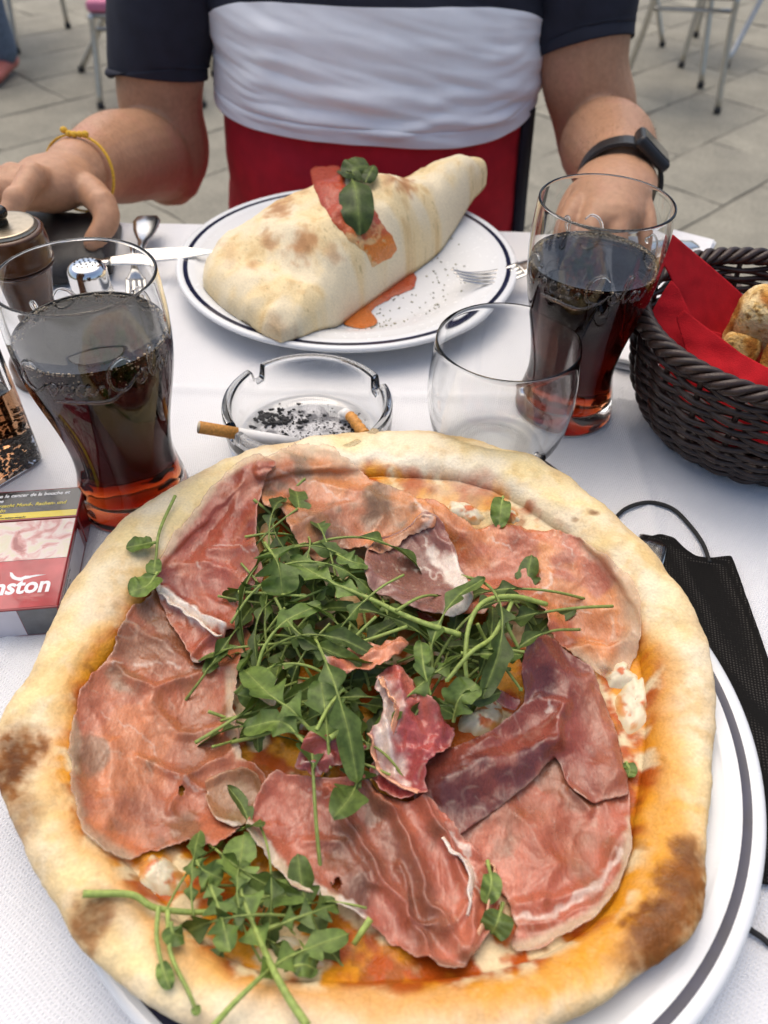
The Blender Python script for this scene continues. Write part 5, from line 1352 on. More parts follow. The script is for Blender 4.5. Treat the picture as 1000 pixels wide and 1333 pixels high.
v, f = bar([kv(20, 350, .010), kv(60, 347, .012), kv(110, 342, .016), kv(146, 338, .019)], [.015, .018, .016, .011], [.006, .007, .006, .004]); mesh('handle', v, f, M_CUT, kn)
v, f = bar([kv(146, 338, .019), kv(190, 333, .023), kv(240, 329.5, .0265), kv(279, 328, .029)], [.010, .014, .012, .002], [.002, .0014, .0010, .0006], up=(0, -.5, .86)); mesh('blade', v, f, plain('blade_steel', (.75, .72, .66), .25, 1.0), kn)
k2 = V(700, 600, .004)
kn2 = empty('table_knife', tuple(k2), 'steel table knife tip showing between the tumbler and the pizza crust', 'knife', None)
kv = lambda a_, b_, z_: V(a_, b_, z_) - k2
v, f = bar([kv(699, 594, .0035), kv(722, 622, .0035), kv(765, 680, .0035), kv(800, 735, .0035)], [.003, .015, .018, .017], [.0012, .0018, .002, .002]); mesh('blade', v, f, M_CUT, kn2)
v, f = bar([kv(800, 735, .0035), kv(830, 790, .005), kv(870, 880, .005)], [.012, .018, .016], [.004, .006, .005]); mesh('handle', v, f, M_CUT, kn2)

# ------------------------------------------------------------------ black face mask
def mask_mat():
    m, nt, b = new_mat('mask_fabric')
    tc = texco(nt); mp = nt.nodes.new('ShaderNodeMapping'); mp.inputs['Rotation'].default_value = (0, 0, .2); nt.links.new(tc, mp.inputs[0])
    vo = nt.nodes.new('ShaderNodeTexVoronoi'); vo.inputs['Scale'].default_value = 620; vo.inputs['Randomness'].default_value = .12
    nt.links.new(mp.outputs[0], vo.inputs['Vector'])
    r = ramp(nt, vo.outputs['Distance'], [(.15, (.055, .05, .045)), (.34, (.008, .0075, .007))])
    nt.links.new(r.outputs[0], b.inputs['Base Color']); b.inputs['Roughness'].default_value = .85; b.inputs['Specular IOR Level'].default_value = .12
    bump(nt, b, vo.outputs['Distance'], .5, .0006)
    return m
M_MASK = mask_mat(); M_CORD = plain('black_cord', (.012, .012, .012), .7, var=.2, scale=900, bmp=.3, bscale=2500)
mk = empty('face_mask', tuple(V(900, 900, 0)), 'black pleated disposable face mask lying beside the pizza plate', 'face mask')
MO = np.array(V(900, 900, 0))
u_, v_, d_, F_ = polygrid([(822, 714), (838, 704), (858, 700), (876, 703), (890, 716), (904, 726), (926, 729), (950, 728), (975, 795), (1003, 872), (1030, 960), (1050, 1060), (1050, 1140), (1010, 1156), (940, 1150), (880, 1060), (840, 900), (822, 800)], 2.2, .6, 3, 1)
q = V(u_, v_, .004)
ac = (q[:, 0] - .15) * math.cos(.12) + (q[:, 1] - .3) * math.sin(.12) * 1.2     # across the pleats
q[:, 2] = TZ + ZT + .0022 + .0016 * np.abs(np.sin(ac * 85)) ** 3 + .004 * (fbm(q[:, 0] * 35, q[:, 1] * 12, 2, 4) - .3) * np.minimum(1, d_ / 12) + .0014 * sst(10, 0, d_)
solid(mesh('fabric', q - MO, F_, M_MASK, mk), .0012)
def cord(pts, name='ear_loop'):
    w = np.array([V(a_, b_, h_) for a_, b_, h_ in pts]) - MO
    v, f = tube_vf(catmull(w, 60), .0013, 8); mesh(name, v, f, M_CORD, mk)
cord([(782, 700, .004), (795, 682, .004), (815, 662, .004), (845, 654, .004), (875, 662, .004), (898, 684, .004), (915, 708, .004), (924, 732, .005)])
cord([(940, 1130, .005), (952, 1180, .004), (972, 1206, .004), (990, 1219, .004), (1010, 1232, .004), (1040, 1225, .004), (1055, 1180, .004), (1045, 1135, .005)])

# ------------------------------------------------------------------ bread basket with napkin and bread
BX, BY = .250, .4435
bk = empty('bread_basket', (BX, BY, TZ + ZT), 'round dark brown wicker bread basket at the right of the table', 'basket')
M_WICK = plain('dark_wicker', (.036, .019, .014), .42, var=.4, scale=160, bmp=.3, bscale=900)
def brad(z): return float(np.interp(z, [0, .004, .015, .030, .050, .070, .085], [.054, .060, .071, .079, .0845, .0875, .0895]))
NSTK = 22
aa = np.linspace(0, 2 * math.pi, 360, endpoint=False)
rows = 21
for i in range(rows):
    z = .004 + i * (.076 - .004) / (rows - 1)
    wob = .0028 * np.sin(NSTK * aa / 2 * 1.0 + math.pi * i + .2) if True else 0
    r = brad(z) + wob
    zz_ = z + .0007 * np.sin(aa * 5 + i * 1.7) + .0005 * np.sin(aa * 11 + i)
    v, f = tube_vf(np.stack([r * np.cos(aa), r * np.sin(aa), zz_], -1), .00200, 7, closed=True)
    mesh('wicker_strand', v, f, M_WICK, bk)
sm_ = None
for k in range(NSTK):
    a0 = (k + .5) * 2 * math.pi / NSTK
    zz_ = np.linspace(.001, .083, 18); r = np.array([brad(z) for z in zz_])
    if sm_ is None:
        v, f = tube_vf(np.stack([r, 0 * r, zz_], -1), .0019, 7); o = mesh('wicker_stake', v, f, M_WICK, bk); sm_ = o
    else: o = sm_.copy(); COL.objects.link(o); o.parent = bk
    o.rotation_euler = (0, 0, a0)
for k in range(4):
    t_ = aa * 15 + k * math.pi / 2
    r = .0895 + .0044 * np.cos(t_); zz_ = .0845 + .0036 * np.sin(t_)
    v, f = tube_vf(np.stack([r * np.cos(aa), r * np.sin(aa), zz_], -1), .0025, 7, closed=True); mesh('rim_braid', v, f, M_WICK, bk)
v, f = lathe_vf([(.0001, .002), (.056, .002), (.056, .0045), (.0001, .0045)], 48); mesh('base', v, f, M_WICK, bk)
for k in range(2):
    t_ = aa * 18 + k * math.pi; r = .056 + .002 * np.cos(t_)
    v, f = tube_vf(np.stack([r * np.cos(aa), r * np.sin(aa), .0025 + .0015 * np.sin(t_)], -1), .002, 6, closed=True); mesh('foot_braid', v, f, M_WICK, bk)

M_NAP = plain('red_paper', (.40, .006, .012), .85, var=.12, scale=120, bmp=.35, bscale=1400, spec=.2)
nap = empty('red_napkin', (BX, BY, TZ + .05), 'red paper napkin folded into the bread basket', 'napkin')
NO = np.array([BX, BY, TZ + .05])
def napsheet(poly, yfit, seed, amp=.003, name='fold'):
    """sheet standing in the basket, its distance interpolated from a few anchor points"""
    A3 = np.array([(a_, b_, 1) for a_, b_, _ in yfit], float); co = np.linalg.lstsq(A3, np.array([c_ for _, _, c_ in yfit]), rcond=None)[0]
    u_, v_, d_, F_ = polygrid(poly, 2.0, 0, seed, 1)
    y = co[0] * u_ + co[1] * v_ + co[2] + amp * (fbm(u_ / 40, v_ / 40, 2, seed) - .5) * 2
    q = VY(u_, v_, y)
    solid(mesh(name, q - NO, F_, M_NAP, nap), .0004)
napsheet([(875, 304), (863, 342), (874, 362), (886, 400), (896, 440), (925, 468), (965, 456), (968, 430), (974, 390), (950, 368), (919, 341), (895, 321)], [(875, 304, .478), (863, 342, .470), (974, 390, .500), (930, 450, .462)], 3)
napsheet([(874, 364), (862, 382), (846, 410), (856, 432), (872, 456), (892, 476), (915, 480), (915, 440), (895, 400), (884, 376)], [(874, 364, .462), (846, 410, .449), (872, 456, .428), (915, 470, .428)], 5)
napsheet([(890, 403), (880, 414), (884, 428), (888, 440), (893, 458), (906, 478), (940, 497), (970, 508), (998, 518), (1040, 526), (1075, 500), (1040, 480), (1000, 479), (965, 460), (943, 443), (916, 423)], [(890, 403, .440), (893, 460, .418), (943, 443, .416), (998, 516, .372), (1000, 479, .388)], 7)
napsheet([(925, 430), (941, 434), (938, 450), (920, 470), (905, 460)], [(925, 430, .452), (941, 434, .452), (915, 470, .436)], 9, .001)
# slack part lying in the bowl
tt = np.linspace(0, 2 * math.pi, 72, endpoint=False)[None, :]; rr_ = np.linspace(.02, 1, 20)[:, None]
fx, fy = .066 * rr_ * np.cos(tt), .066 * rr_ * np.sin(tt)
fz = -.040 + .030 * rr_ ** 4 + .006 * (fbm(fx * 40, fy * 40, 3, 4) - .5)
solid(mesh('lining', np.stack([fx, fy, fz], -1).reshape(-1, 3), gridfaces(20, 72, False, True), M_NAP, nap), .0004)

M_BREAD = attr_mat('bread', .8, fine=500, fvar=.15, bmp=.9, bscale=420, bdist=.0016, spec=.2)
def bread(name, c, size, rot, seed, label, crust_all=False):
    n, m = 70, 90
    th_ = np.linspace(0, math.pi, n)[:, None]; ph_ = np.linspace(0, 2 * math.pi, m, endpoint=False)[None, :]
    e = .55
    sg = lambda a_: np.sign(a_) * np.abs(a_) ** e
    x, y, z = sg(np.sin(th_)) * sg(np.cos(ph_)), sg(np.sin(th_)) * sg(np.sin(ph_)), sg(np.cos(th_)) + 0 * ph_
    p = np.stack([x * size[0], y * size[1], z * size[2]], -1)
    nn = fbm(p[..., 0] * 110 + 9, p[..., 2] * 110 + p[..., 1] * 70, 4, seed)
    p *= (1 + .14 * (nn - .5))[..., None]
    ed = np.maximum(np.abs(x), np.abs(z))
    face = sst(.97, .90, ed) if not crust_all else 0 * ed
    n2 = fbm(p[..., 0] * 320, p[..., 2] * 320 + p[..., 1] * 200, 3, seed + 2)
    c_ = lerp(np.array([.36, .13, .022]) + 0 * p, np.array([.56, .28, .055]), sst(.35, .65, nn))
    c_ = lerp(c_, np.array([.78, .58, .26]), sst(.5, .75, nn) * .6)
    cr = lerp(np.array([.76, .58, .30]) + 0 * p, np.array([.66, .42, .14]), sst(.45, .7, n2))
    c_ = lerp(c_, cr, face)
    c_ = lerp(c_, np.array([.16, .07, .02]), .7 * sst(.64, .72, n2))
    R_ = Matrix.Rotation(rot[2], 3, 'Z') @ Matrix.Rotation(rot[1], 3, 'Y') @ Matrix.Rotation(rot[0], 3, 'X')
    o = mesh(name, p.reshape(-1, 3), gridfaces(n, m, False, True), M_BREAD, color=c_.reshape(-1, 3))
    o.rotation_euler = R_.to_euler(); o.location = c
    return tag(o, label, 'bread', 'bread in the basket')
q = VY(1003, 432, .455); bread('bread_slice', q, (.026, .016, .030), (.25, .05, -.35), 11, 'thick toasted bread slice standing in the red napkin')
q = VY(963, 456, .440); bread('bread_slice', q, (.0115, .006, .010), (-.5, .2, -.2), 12, 'small browned bread heel in front of the thick slice', True)
q = VY(1030, 478, .425); bread('bread_slice', q, (.020, .012, .022), (-.3, .2, .3), 13, 'dark crusted bread slice at the right side of the basket', True)

# white folded napkin under the right hand
mb = MB()
for k, (sh, z0) in enumerate(((0, .0008), (.002, .0044), (-.0015, .0080))):
    poly = np.array([(.150, .522), (.196, .505), (.306, .716), (.262, .742)]) + sh
    top = [(a_, b_, z0 + .0032) for a_, b_ in poly]; bt = [(a_, b_, z0) for a_, b_ in poly]
    mb.add(bt + top, [[3, 2, 1, 0], [4, 5, 6, 7]] + [[i, (i + 1) % 4, 4 + (i + 1) % 4, 4 + i] for i in range(4)])
o = mb.build('paper_napkin', plain('white_tissue', (.78, .78, .79), .9, var=.04, scale=200, bmp=.3, bscale=900), smooth=False)
o.location = (0, 0, TZ + ZT); bevel(o, .0012, 2); tag(o, 'folded white paper napkin between the right cola glass and the basket', 'napkin')

# ------------------------------------------------------------------ people
M_SKIN = None
def skin_mat():
    m, nt, b = new_mat('skin')
    tc = texco(nt)
    n = noise_node(nt, 16, 4, tc); n2 = noise_node(nt, 190, 4, tc, .6)
    r = ramp(nt, n.outputs[0], [(.3, (.43, .225, .128)), (.55, (.50, .275, .162)), (.75, (.53, .26, .170))])
    mx = nt.nodes.new('ShaderNodeMix'); mx.data_type = 'RGBA'; mx.blend_type = 'MULTIPLY'; mx.inputs[0].default_value = 1
    r2 = ramp(nt, n2.outputs[0], [(.3, (.86, .84, .83)), (.65, (1.04, 1.04, 1.04))])
    nt.links.new(r.outputs[0], mx.inputs[6]); nt.links.new(r2.outputs[0], mx.inputs[7]); nt.links.new(mx.outputs[2], b.inputs['Base Color'])
    b.inputs['Roughness'].default_value = .48; b.inputs['Specular IOR Level'].default_value = .35
    b.inputs['Subsurface Weight'].default_value = .12; b.inputs['Subsurface Radius'].default_value = (.008, .003, .0015); b.inputs['Subsurface Scale'].default_value = 1.0
    bump(nt, b, n2.outputs[0], .25, .0008)
    return m
M_SKIN = skin_mat()
def limb(mb, pts, radii, n=40, sides=20, flat=None):
    """closed tapering limb with rounded ends; flat = (axis, factor) squashes the section"""
    p = catmull(pts, n); r = np.interp(np.linspace(0, 1, n), np.linspace(0, 1, len(radii)), radii); r = smooth1(r, 5)
    t, _, _ = frames(p)
    P_ = [p[0] - t[0] * r[0] * k for k in (.98, .8, .45)] + list(p) + [p[-1] + t[-1] * r[-1] * k for k in (.45, .8, .98)]
    Rr = [r[0] * k for k in (.15, .6, .88)] + list(r) + [r[-1] * k for k in (.88, .6, .15)]
    v, f = tube_vf(np.array(P_), np.array(Rr), sides)
    if flat is not None:
        axv, k = np.asarray(flat[0], float), flat[1]; axv = axv / np.linalg.norm(axv)
        c = np.repeat(np.array(P_), sides, 0); d = v - c
        v = c + d - axv * (d @ axv)[:, None] * (1 - k)
    mb.add(v, f)
def blob(mb, c, r, n=14, R=None):
    th_ = np.linspace(.02, math.pi - .02, n)[:, None]; ph_ = np.linspace(0, 2 * math.pi, 2 * n, endpoint=False)[None, :]
    d = np.stack([np.sin(th_) * np.cos(ph_), np.sin(th_) * np.sin(ph_), np.cos(th_) + 0 * ph_], -1) * np.asarray(r)
    d = d.reshape(-1, 3)
    if R is not None: d = d @ np.asarray(R).T
    f = gridfaces(n, 2 * n, False, True).tolist(); f.append(list(range(2 * n))[::-1]); f.append([(n - 1) * 2 * n + k for k in range(2 * n)])
    mb.add(d + np.asarray(c), f)
def fuse(o, vox, it=6):
    m = o.modifiers.new('fuse', 'REMESH'); m.mode = 'VOXEL'; m.voxel_size = vox; m.use_smooth_shade = True
    s_ = o.modifiers.new('soften', 'SMOOTH'); s_.iterations = it; s_.factor = .5
PYC = 1.035
man = empty('person', (-.02, PYC, 0), 'person in a navy and white t-shirt and red shorts sitting behind the calzone', 'person')
MO_ = np.array([-.02, PYC, 0.0])
W = lambda a_, b_, y: VY(a_, b_, y) - MO_                 # traced point at distance y, in the person's frame
L3 = lambda x, y, z: np.array([x, y, z + TZ]) - MO_
mb = MB()
# trunk, neck, head
limb(mb, [L3(-.02, PYC + .02, -.24), L3(-.02, PYC, -.10), L3(-.02, PYC, .05), L3(-.02, PYC + .03, .22), L3(-.02, PYC + .05, .33)], [.15, .155, .15, .16, .13], 30, 24, ((0, 1, 0), .72))
limb(mb, [L3(-.02, PYC + .05, .30), L3(-.02, PYC + .04, .45)], [.062, .058], 12)
blob(mb, L3(-.02, PYC + .02, .555), (.078, .098, .118), 18)
blob(mb, L3(-.02, PYC - .02, .505), (.058, .068, .062), 12)
limb(mb, [L3(-.02, PYC - .072, .565), L3(-.02, PYC - .098, .53)], [.009, .015], 8, 10)
for s_ in (-1, 1):
    blob(mb, L3(-.02 + s_ * .079, PYC + .03, .545), (.012, .024, .034), 10)
    blob(mb, L3(-.02 + s_ * .032, PYC - .068, .575), (.014, .012, .010), 8)
limb(mb, [L3(-.045, PYC - .082, .487), L3(-.02, PYC - .09, .487), L3(.005, PYC - .082, .487)], [.006, .009, .006], 10, 10)
# legs under the table
for s_ in (-1, 1):
    limb(mb, [L3(-.02 + s_ * .09, PYC, -.22), L3(-.02 + s_ * .13, .80, -.225), L3(-.02 + s_ * .15, .60, -.235)], [.085, .075, .058], 20)
    limb(mb, [L3(-.02 + s_ * .15, .60, -.235), L3(-.02 + s_ * .155, .63, -.45), L3(-.02 + s_ * .16, .66, -.68)], [.056, .055, .036], 20)
    limb(mb, [L3(-.02 + s_ * .16, .69, -.705), L3(-.02 + s_ * .165, .60, -.72), L3(-.02 + s_ * .17, .49, -.73)], [.036, .034, .022], 14)
# arm on the picture's left, forearm resting on the table edge
EL = W(219, 220, 1.0); WR = W(97, 226, .748)
limb(mb, [L3(-.205, PYC + .03, .29), L3(-.245, 1.02, .16), W(208, 118, 1.005), W(222, 190, 1.005), EL], [.060, .056, .049, .047, .044], 40, 24)
limb(mb, [W(211, 214, .985), W(188, 203, .945), W(153, 206, .87), W(122, 217, .80), WR], [.042, .049, .047, .036, .029], 40, 24)
HB = W(62, 240, .705)
limb(mb, [WR, W(84, 232, .735), HB, W(35, 245, .685)], [.030, .034, .036, .027], 20, 20, ((0, .2, 1), .70))
def finger(pts, radii): limb(mb, [W(*q) for q in pts], [q * .88 for q in radii], 22, 14)
finger([(66, 240, .70), (44, 232, .672), (22, 262, .640), (6, 288, .625), (-4, 305, .618)], [.0135, .0125, .0110, .0095, .0082])           # index
finger([(52, 236, .705), (18, 232, .685), (-22, 262, .655), (-40, 290, .640), (-50, 305, .635)], [.0135, .0125, .011, .0098, .0085])
finger([(40, 236, .71), (0, 232, .705), (-45, 258, .685), (-62, 285, .672), (-70, 300, .668)], [.013, .012, .0105, .0092, .008])
finger([(36, 242, .72), (-14, 240, .722), (-55, 262, .712), (-72, 282, .70), (-78, 294, .698)], [.0115, .0105, .0092, .008, .007])
finger([(86, 238, .725), (112, 246, .705), (134, 268, .682), (138, 290, .668), (122, 313, .655)], [.0165, .0165, .0142, .0128, .0098])        # thumb
for a_, b_, y_, r0 in ((44, 233, .672, .0128), (18, 233, .685, .0128), (112, 247, .705, .0135), (22, 262, .640, .0112), (134, 268, .682, .0130)): blob(mb, W(a_, b_, y_) + [0, 0, .0015], (r0, r0, r0), 8)
# arm on the picture's right
ER = W(778, 188, .985); WQ = W(803, 222, .762)
limb(mb, [L3(.165, PYC + .03, .29), L3(.20, 1.02, .17), W(760, 85, 1.0), W(772, 140, .998), ER], [.060, .056, .049, .049, .046], 40, 24)
limb(mb, [W(780, 196, .975), W(787, 190, .925), W(795, 197, .86), W(802, 210, .80), WQ], [.043, .050, .047, .037, .031], 40, 24)
HQ = W(795, 258, .70)
limb(mb, [WQ, W(802, 236, .735), HQ, W(795, 278, .672)], [.032, .037, .040, .031], 20, 20, ((0, .4, 1), .62))
for pts, rad in (([(768, 250, .715), (748, 268, .680), (733, 296, .652), (733, 322, .646), (742, 340, .655)], [.0135, .0130, .0112, .0098, .0088]),
                 ([(785, 252, .71), (776, 268, .672), (768, 302, .640), (768, 330, .638), (774, 345, .650)], [.0140, .0135, .0118, .0102, .009]),
                 ([(808, 254, .71), (808, 270, .670), (806, 306, .640), (806, 334, .640), (808, 346, .652)], [.0138, .0132, .0115, .010, .0088]),
                 ([(830, 254, .715), (842, 270, .682), (850, 304, .655), (848, 330, .650), (844, 344, .66)], [.0125, .0118, .0100, .0088, .0078]),
                 ([(775, 238, .735), (752, 250, .722), (738, 270, .705), (728, 292, .695), (722, 308, .690)], [.0155, .0150, .0132, .0118, .0092])):
    finger(pts, rad)
body = mb.build('body', M_SKIN, man)
fuse(body, .0024, 4)
# fine hair on the forearms
mbh = MB(); r_ = random.Random(21)
for path, rad in (([W(211, 214, .985), W(188, 203, .945), W(153, 206, .87), W(122, 217, .80), WR], [.042, .049, .047, .036, .029]), ([W(780, 196, .975), W(787, 190, .925), W(795, 197, .86), W(802, 210, .80), WQ], [.043, .050, .047, .037, .031])):
    p_ = catmull(path, 60); t_, a_, b_ = frames(p_); rr_ = smooth1(np.interp(np.linspace(0, 1, 60), np.linspace(0, 1, 5), rad), 5)
    for k in range(1500):
        i_ = r_.randrange(6, 58); q_ = r_.uniform(0, 6.283); d_ = math.cos(q_) * a_[i_] + math.sin(q_) * b_[i_]
        if d_[2] < -.2: continue
        base = p_[i_] + t_[i_] * r_.uniform(-.003, .003) + d_ * (rr_[i_] - .0012); sd_ = np.cross(d_, t_[i_])
        ln = r_.uniform(.006, .013); dr = t_[i_] * r_.uniform(.4, 1) + sd_ * r_.uniform(-.5, .5) + d_ * .45; dr /= np.linalg.norm(dr)
        w_ = sd_ * .00007
        mbh.add([base - w_, base + w_, base + dr * ln * .6 + w_ * .7, base + dr * ln * .6 - w_ * .7, base + dr * ln - d_ * .001], [[0, 1, 2, 3], [3, 2, 4]])
mbh.build('arm_hair', plain('light_hair', (.22, .13, .06), .5, var=.3), man)['kind'] = 'stuff'
# hair, eyes
mb = MB(); blob(mb, L3(-.02, PYC + .035, .585), (.084, .100, .102), 18); mesh_h = mb.build('hair', plain('dark_hair', (.03, .018, .012), .6, var=.5, scale=300, bmp=.5), man)

def loft(rings, name, m, parent, mats=None, midx=None, closed=True):
    a_ = np.asarray(rings); n, k = a_.shape[:2]
    return mesh(name, a_.reshape(-1, 3), gridfaces(n, k, False, closed), m, parent, mats=mats, midx=midx)
M_WHITE = plain('white_jersey', (.86, .86, .88), .85, var=.02, scale=50, bmp=.25, bscale=1100)
M_NAVYC = plain('navy_jersey', (.013, .015, .028), .85, var=.2, scale=50, bmp=.3, bscale=1100)
M_RED = plain('red_cotton', (.56, .012, .030), .8, var=.15, scale=40, bmp=.25, bscale=1300)
nr, na = 190, 200
ta = np.linspace(0, 2 * math.pi, na, endpoint=False)[None, :]
cx_, sx_ = np.cos(ta), np.sin(ta)
front = np.clip(-sx_, 0, 1)
hem = .022 + .018 * np.abs(cx_) ** 3 + .004 * np.sin(ta * 3 + 1)
bnd = .152 - .035 * np.abs(cx_) ** 5
top = .335
nw = 110
fr = np.linspace(0, 1, nw)[:, None]; fr2 = np.linspace(0, 1, nr - nw + 1)[1:, None]
zr = np.vstack([hem + (bnd - hem) * fr, bnd + (top - bnd) * fr2])
rx = np.interp(zr, [0, .03, .10, .18, .27, .31, .335], [.196, .194, .190, .196, .205, .17, .07])
ry = np.interp(zr, [0, .03, .08, .14, .22, .29, .335], [.142, .144, .142, .136, .125, .10, .065])
e_ = lambda q: np.sign(q) * np.abs(q) ** .86
X3 = -.020 + rx * e_(cx_); Y3 = PYC + .01 + .04 * sst(.12, .33, zr) + ry * e_(sx_)
fold = .006 * (fbm(X3 * 7 + 3, zr * 42 + X3 * 10, 3, 71) - .5) * 2
for (x0, z0, x1, z1, h, w_) in ((-.19, .085, .02, .058, .0055, .008), (-.19, .060, -.02, .040, .005, .007), (.155, .085, .02, .060, .004, .008), (.15, .050, -.05, .038, .004, .006), (-.17, .125, .10, .118, .003, .010), (.155, .115, .05, .100, .0035, .007), (-.12, .150, -.16, .04, .003, .012), (.10, .15, .14, .06, .003, .012), (-.19, .105, -.05, .088, .003, .005), (-.19, .072, -.09, .060, .003, .004), (-.18, .048, -.06, .036, .003, .004), (.155, .070, .07, .055, .003, .004), (.155, .10, .08, .092, .0025, .005), (.16, .055, .06, .040, .003, .004), (-.06, .075, .06, .070, .002, .006), (.0, .045, .12, .040, .002, .005)):
    d = np.array([x1 - x0, z1 - z0]); L = np.hypot(*d); d /= L
    t = (X3 - x0) * d[0] + (zr - z0) * d[1]; s_ = -(X3 - x0) * d[1] + (zr - z0) * d[0] + .012 * (vnoise(X3 * 18, zr * 18, 9) - .5)
    fold = fold + h * np.exp(-(s_ / w_) ** 2) * sst(-.01, .04, t) * sst(-.01, .05, L - t) * front
fold = fold * sst(.325, .26, zr)
X3 = X3 + fold * cx_; Y3 = Y3 + fold * sx_
hm_ = -.0016 * np.exp(-((zr - hem - .017) / .0012) ** 2) + .0006 * sst(.017, .014, zr - hem)
X3 = X3 + hm_ * cx_; Y3 = Y3 + hm_ * sx_
rg = np.stack([X3, Y3, zr + TZ], -1) - MO_
mi = np.repeat((np.arange(nr - 1) >= nw - 1).astype(int), na)
sh = loft(rg, 'tshirt', None, man, mats=[M_WHITE, M_NAVYC], midx=mi)
solid(sh, .002, -1)
def sleeve(pts, radii, seed):
    n, k = 70, 60
    p = catmull(pts, n); r = np.interp(np.linspace(0, 1, n), np.linspace(0, 1, len(radii)), radii)
    t, a_, b_ = frames(p); an = np.linspace(0, 2 * math.pi, k, endpoint=False)[None, :]
    s_ = np.linspace(0, 1, n)[:, None]
    rr_ = r[:, None] * (1 + .05 * (fbm(s_ * 3 + np.cos(an), np.sin(an) * 1.2 + s_ * 2, 3, seed) - .5) * 2) + .0018 * sst(.90, .905, s_) * sst(1.0, .97, s_ * .97)
    v = p[:, None] + rr_[..., None] * (np.cos(an)[..., None] * a_[:, None] + np.sin(an)[..., None] * b_[:, None])
    o = mesh('sleeve', v.reshape(-1, 3), gridfaces(n, k, False, True)[:, ::-1], M_NAVYC, man); solid(o, .003, -1)
sleeve([L3(-.15, PYC + .05, .30), L3(-.205, PYC + .03, .27), L3(-.235, 1.028, .19), W(207, 60, 1.01), W(208, 97, 1.005)], [.085, .080, .068, .058, .0535], 5)
sleeve([L3(.11, PYC + .05, .30), L3(.165, PYC + .03, .27), L3(.195, 1.028, .20), W(757, 30, 1.01), W(760, 64, 1.0)], [.085, .080, .068, .058, .0535], 6)
mb = MB()
zs = np.linspace(-.30, .045, 40)[:, None]
rxs = np.interp(zs, [-.30, -.2, -.05, .045], [.15, .198, .190, .186]); rys = np.interp(zs, [-.30, -.2, -.05, .045], [.11, .145, .137, .134])
X4 = -.02 + rxs * e_(cx_); Y4 = PYC + .01 + rys * e_(sx_)
f4 = .004 * (fbm(X4 * 9, zs * 25 + X4 * 20, 3, 81) - .5) * 2
rg = np.stack([X4 + f4 * cx_, Y4 + f4 * sx_, zs + 0 * X4 + TZ], -1) - MO_
mb.add(rg.reshape(-1, 3), gridfaces(40, na, False, True).tolist())
for s_ in (-1, 1):
    limb(mb, [L3(-.02 + s_ * .095, PYC + .02, -.215), L3(-.02 + s_ * .13, .82, -.222), L3(-.02 + s_ * .145, .68, -.23)], [.105, .094, .085], 24, 30)
mb.build('shorts', M_RED, man)
for s_ in (1,):
    zs2 = np.linspace(-.2, .04, 30); 
    xs = -.02 + np.interp(zs2, [-.30, -.2, -.05, .045], [.15, .198, .190, .186]) * .93 + .004
    ys = PYC + .01 - np.interp(zs2, [-.30, -.2, -.05, .045], [.11, .145, .137, .134]) * .52
    p_ = np.stack([xs, ys, zs2 + TZ], -1) - MO_
    v = np.concatenate([p_ + [-.006, -.006, 0], p_ + [.008, .012, 0], p_ + [.004, .014, 0], p_ + [-.010, -.004, 0]]).reshape(4, 30, 3).transpose(1, 0, 2)
    mesh('side_stripe', v.reshape(-1, 3), gridfaces(30, 4, False, True), M_NAVYC, man)
# bracelet and watch sit tight on the wrists: things worn are parts of the clothing
def band(c, axis, r, wid, th, name, m, n=60, squash=(1, 1), wob=0.0, up=(0, 0, 1)):
    axis = np.asarray(axis, float); axis /= np.linalg.norm(axis)
    a_ = np.asarray(up, float) - axis * np.dot(up, axis); a_ /= np.linalg.norm(a_); b_ = np.cross(axis, a_)
    an = np.linspace(0, 2 * math.pi, n, endpoint=False)
    sec = [(-wid / 2, 0), (-wid / 2, th), (wid / 2, th), (wid / 2, 0)]
    v = np.array([[c + axis * (s0 + wob * math.sin(3 * q)) + (r + t0) * (math.cos(q) * a_ * squash[0] + math.sin(q) * b_ * squash[1]) for s0, t0 in sec] for q in an])
    o = mesh(name, v.reshape(-1, 3), gridfaces(n, 4, True, True), m, man, smooth=False)
    bevel(o, .0006, 2); return a_, b_
M_YEL = plain('yellow_thread', (.72, .42, .03), .7, var=.25, scale=600, bmp=.4)
axl = W(122, 222, .79) - W(84, 232, .735)
wc = W(104, 226, .757)
a0, b0 = band(wc, axl, .0335, .0035, .0018, 'bracelet', M_YEL, squash=(.98, 1.0), wob=.0015)
mbk = MB(); kn_ = wc + a0 * .034
for k in range(5):
    blob(mbk, kn_ + np.array([.005 * (k - 2), random.uniform(-.002, .002), random.uniform(0, .003)]), (.0036, .003, .003), 8)
mbk.build('bracelet_knot', M_YEL, man)
axr = W(802, 212, .80) - W(802, 236, .735)
M_RUB = plain('black_rubber', (.012, .012, .013), .42, var=.2, scale=100)
wc = W(806, 236, .748)
band(wc, axr, .0350, .030, .004, 'watch_strap', M_RUB, squash=(.95, 1.0))
axn = axr / np.linalg.norm(axr); upv = np.array([.55, -.25, .80]); upv -= axn * upv.dot(axn); upv /= np.linalg.norm(upv); sdv = np.cross(axn, upv)
cc0 = wc + upv * .0375
def wbox(c, sx, sy, sz, name, m, bw):
    v = [c + sdv * i * sx + axn * j * sy + upv * k * sz for k in (-1, 1) for j in (-1, 1) for i in (-1, 1)]
    o = mesh(name, v, [[0, 2, 3, 1], [4, 5, 7, 6], [0, 1, 5, 4], [2, 6, 7, 3], [0, 4, 6, 2], [1, 3, 7, 5]], m, man, smooth=False); bevel(o, bw, 4)
wbox(cc0, .0190, .0220, .0055, 'watch_case', M_RUB, .004)
wbox(cc0 + upv * .0052, .0155, .0185, .0010, 'watch_screen', plain('watch_glass', (.006, .007, .009), .05, var=.1), .0005)

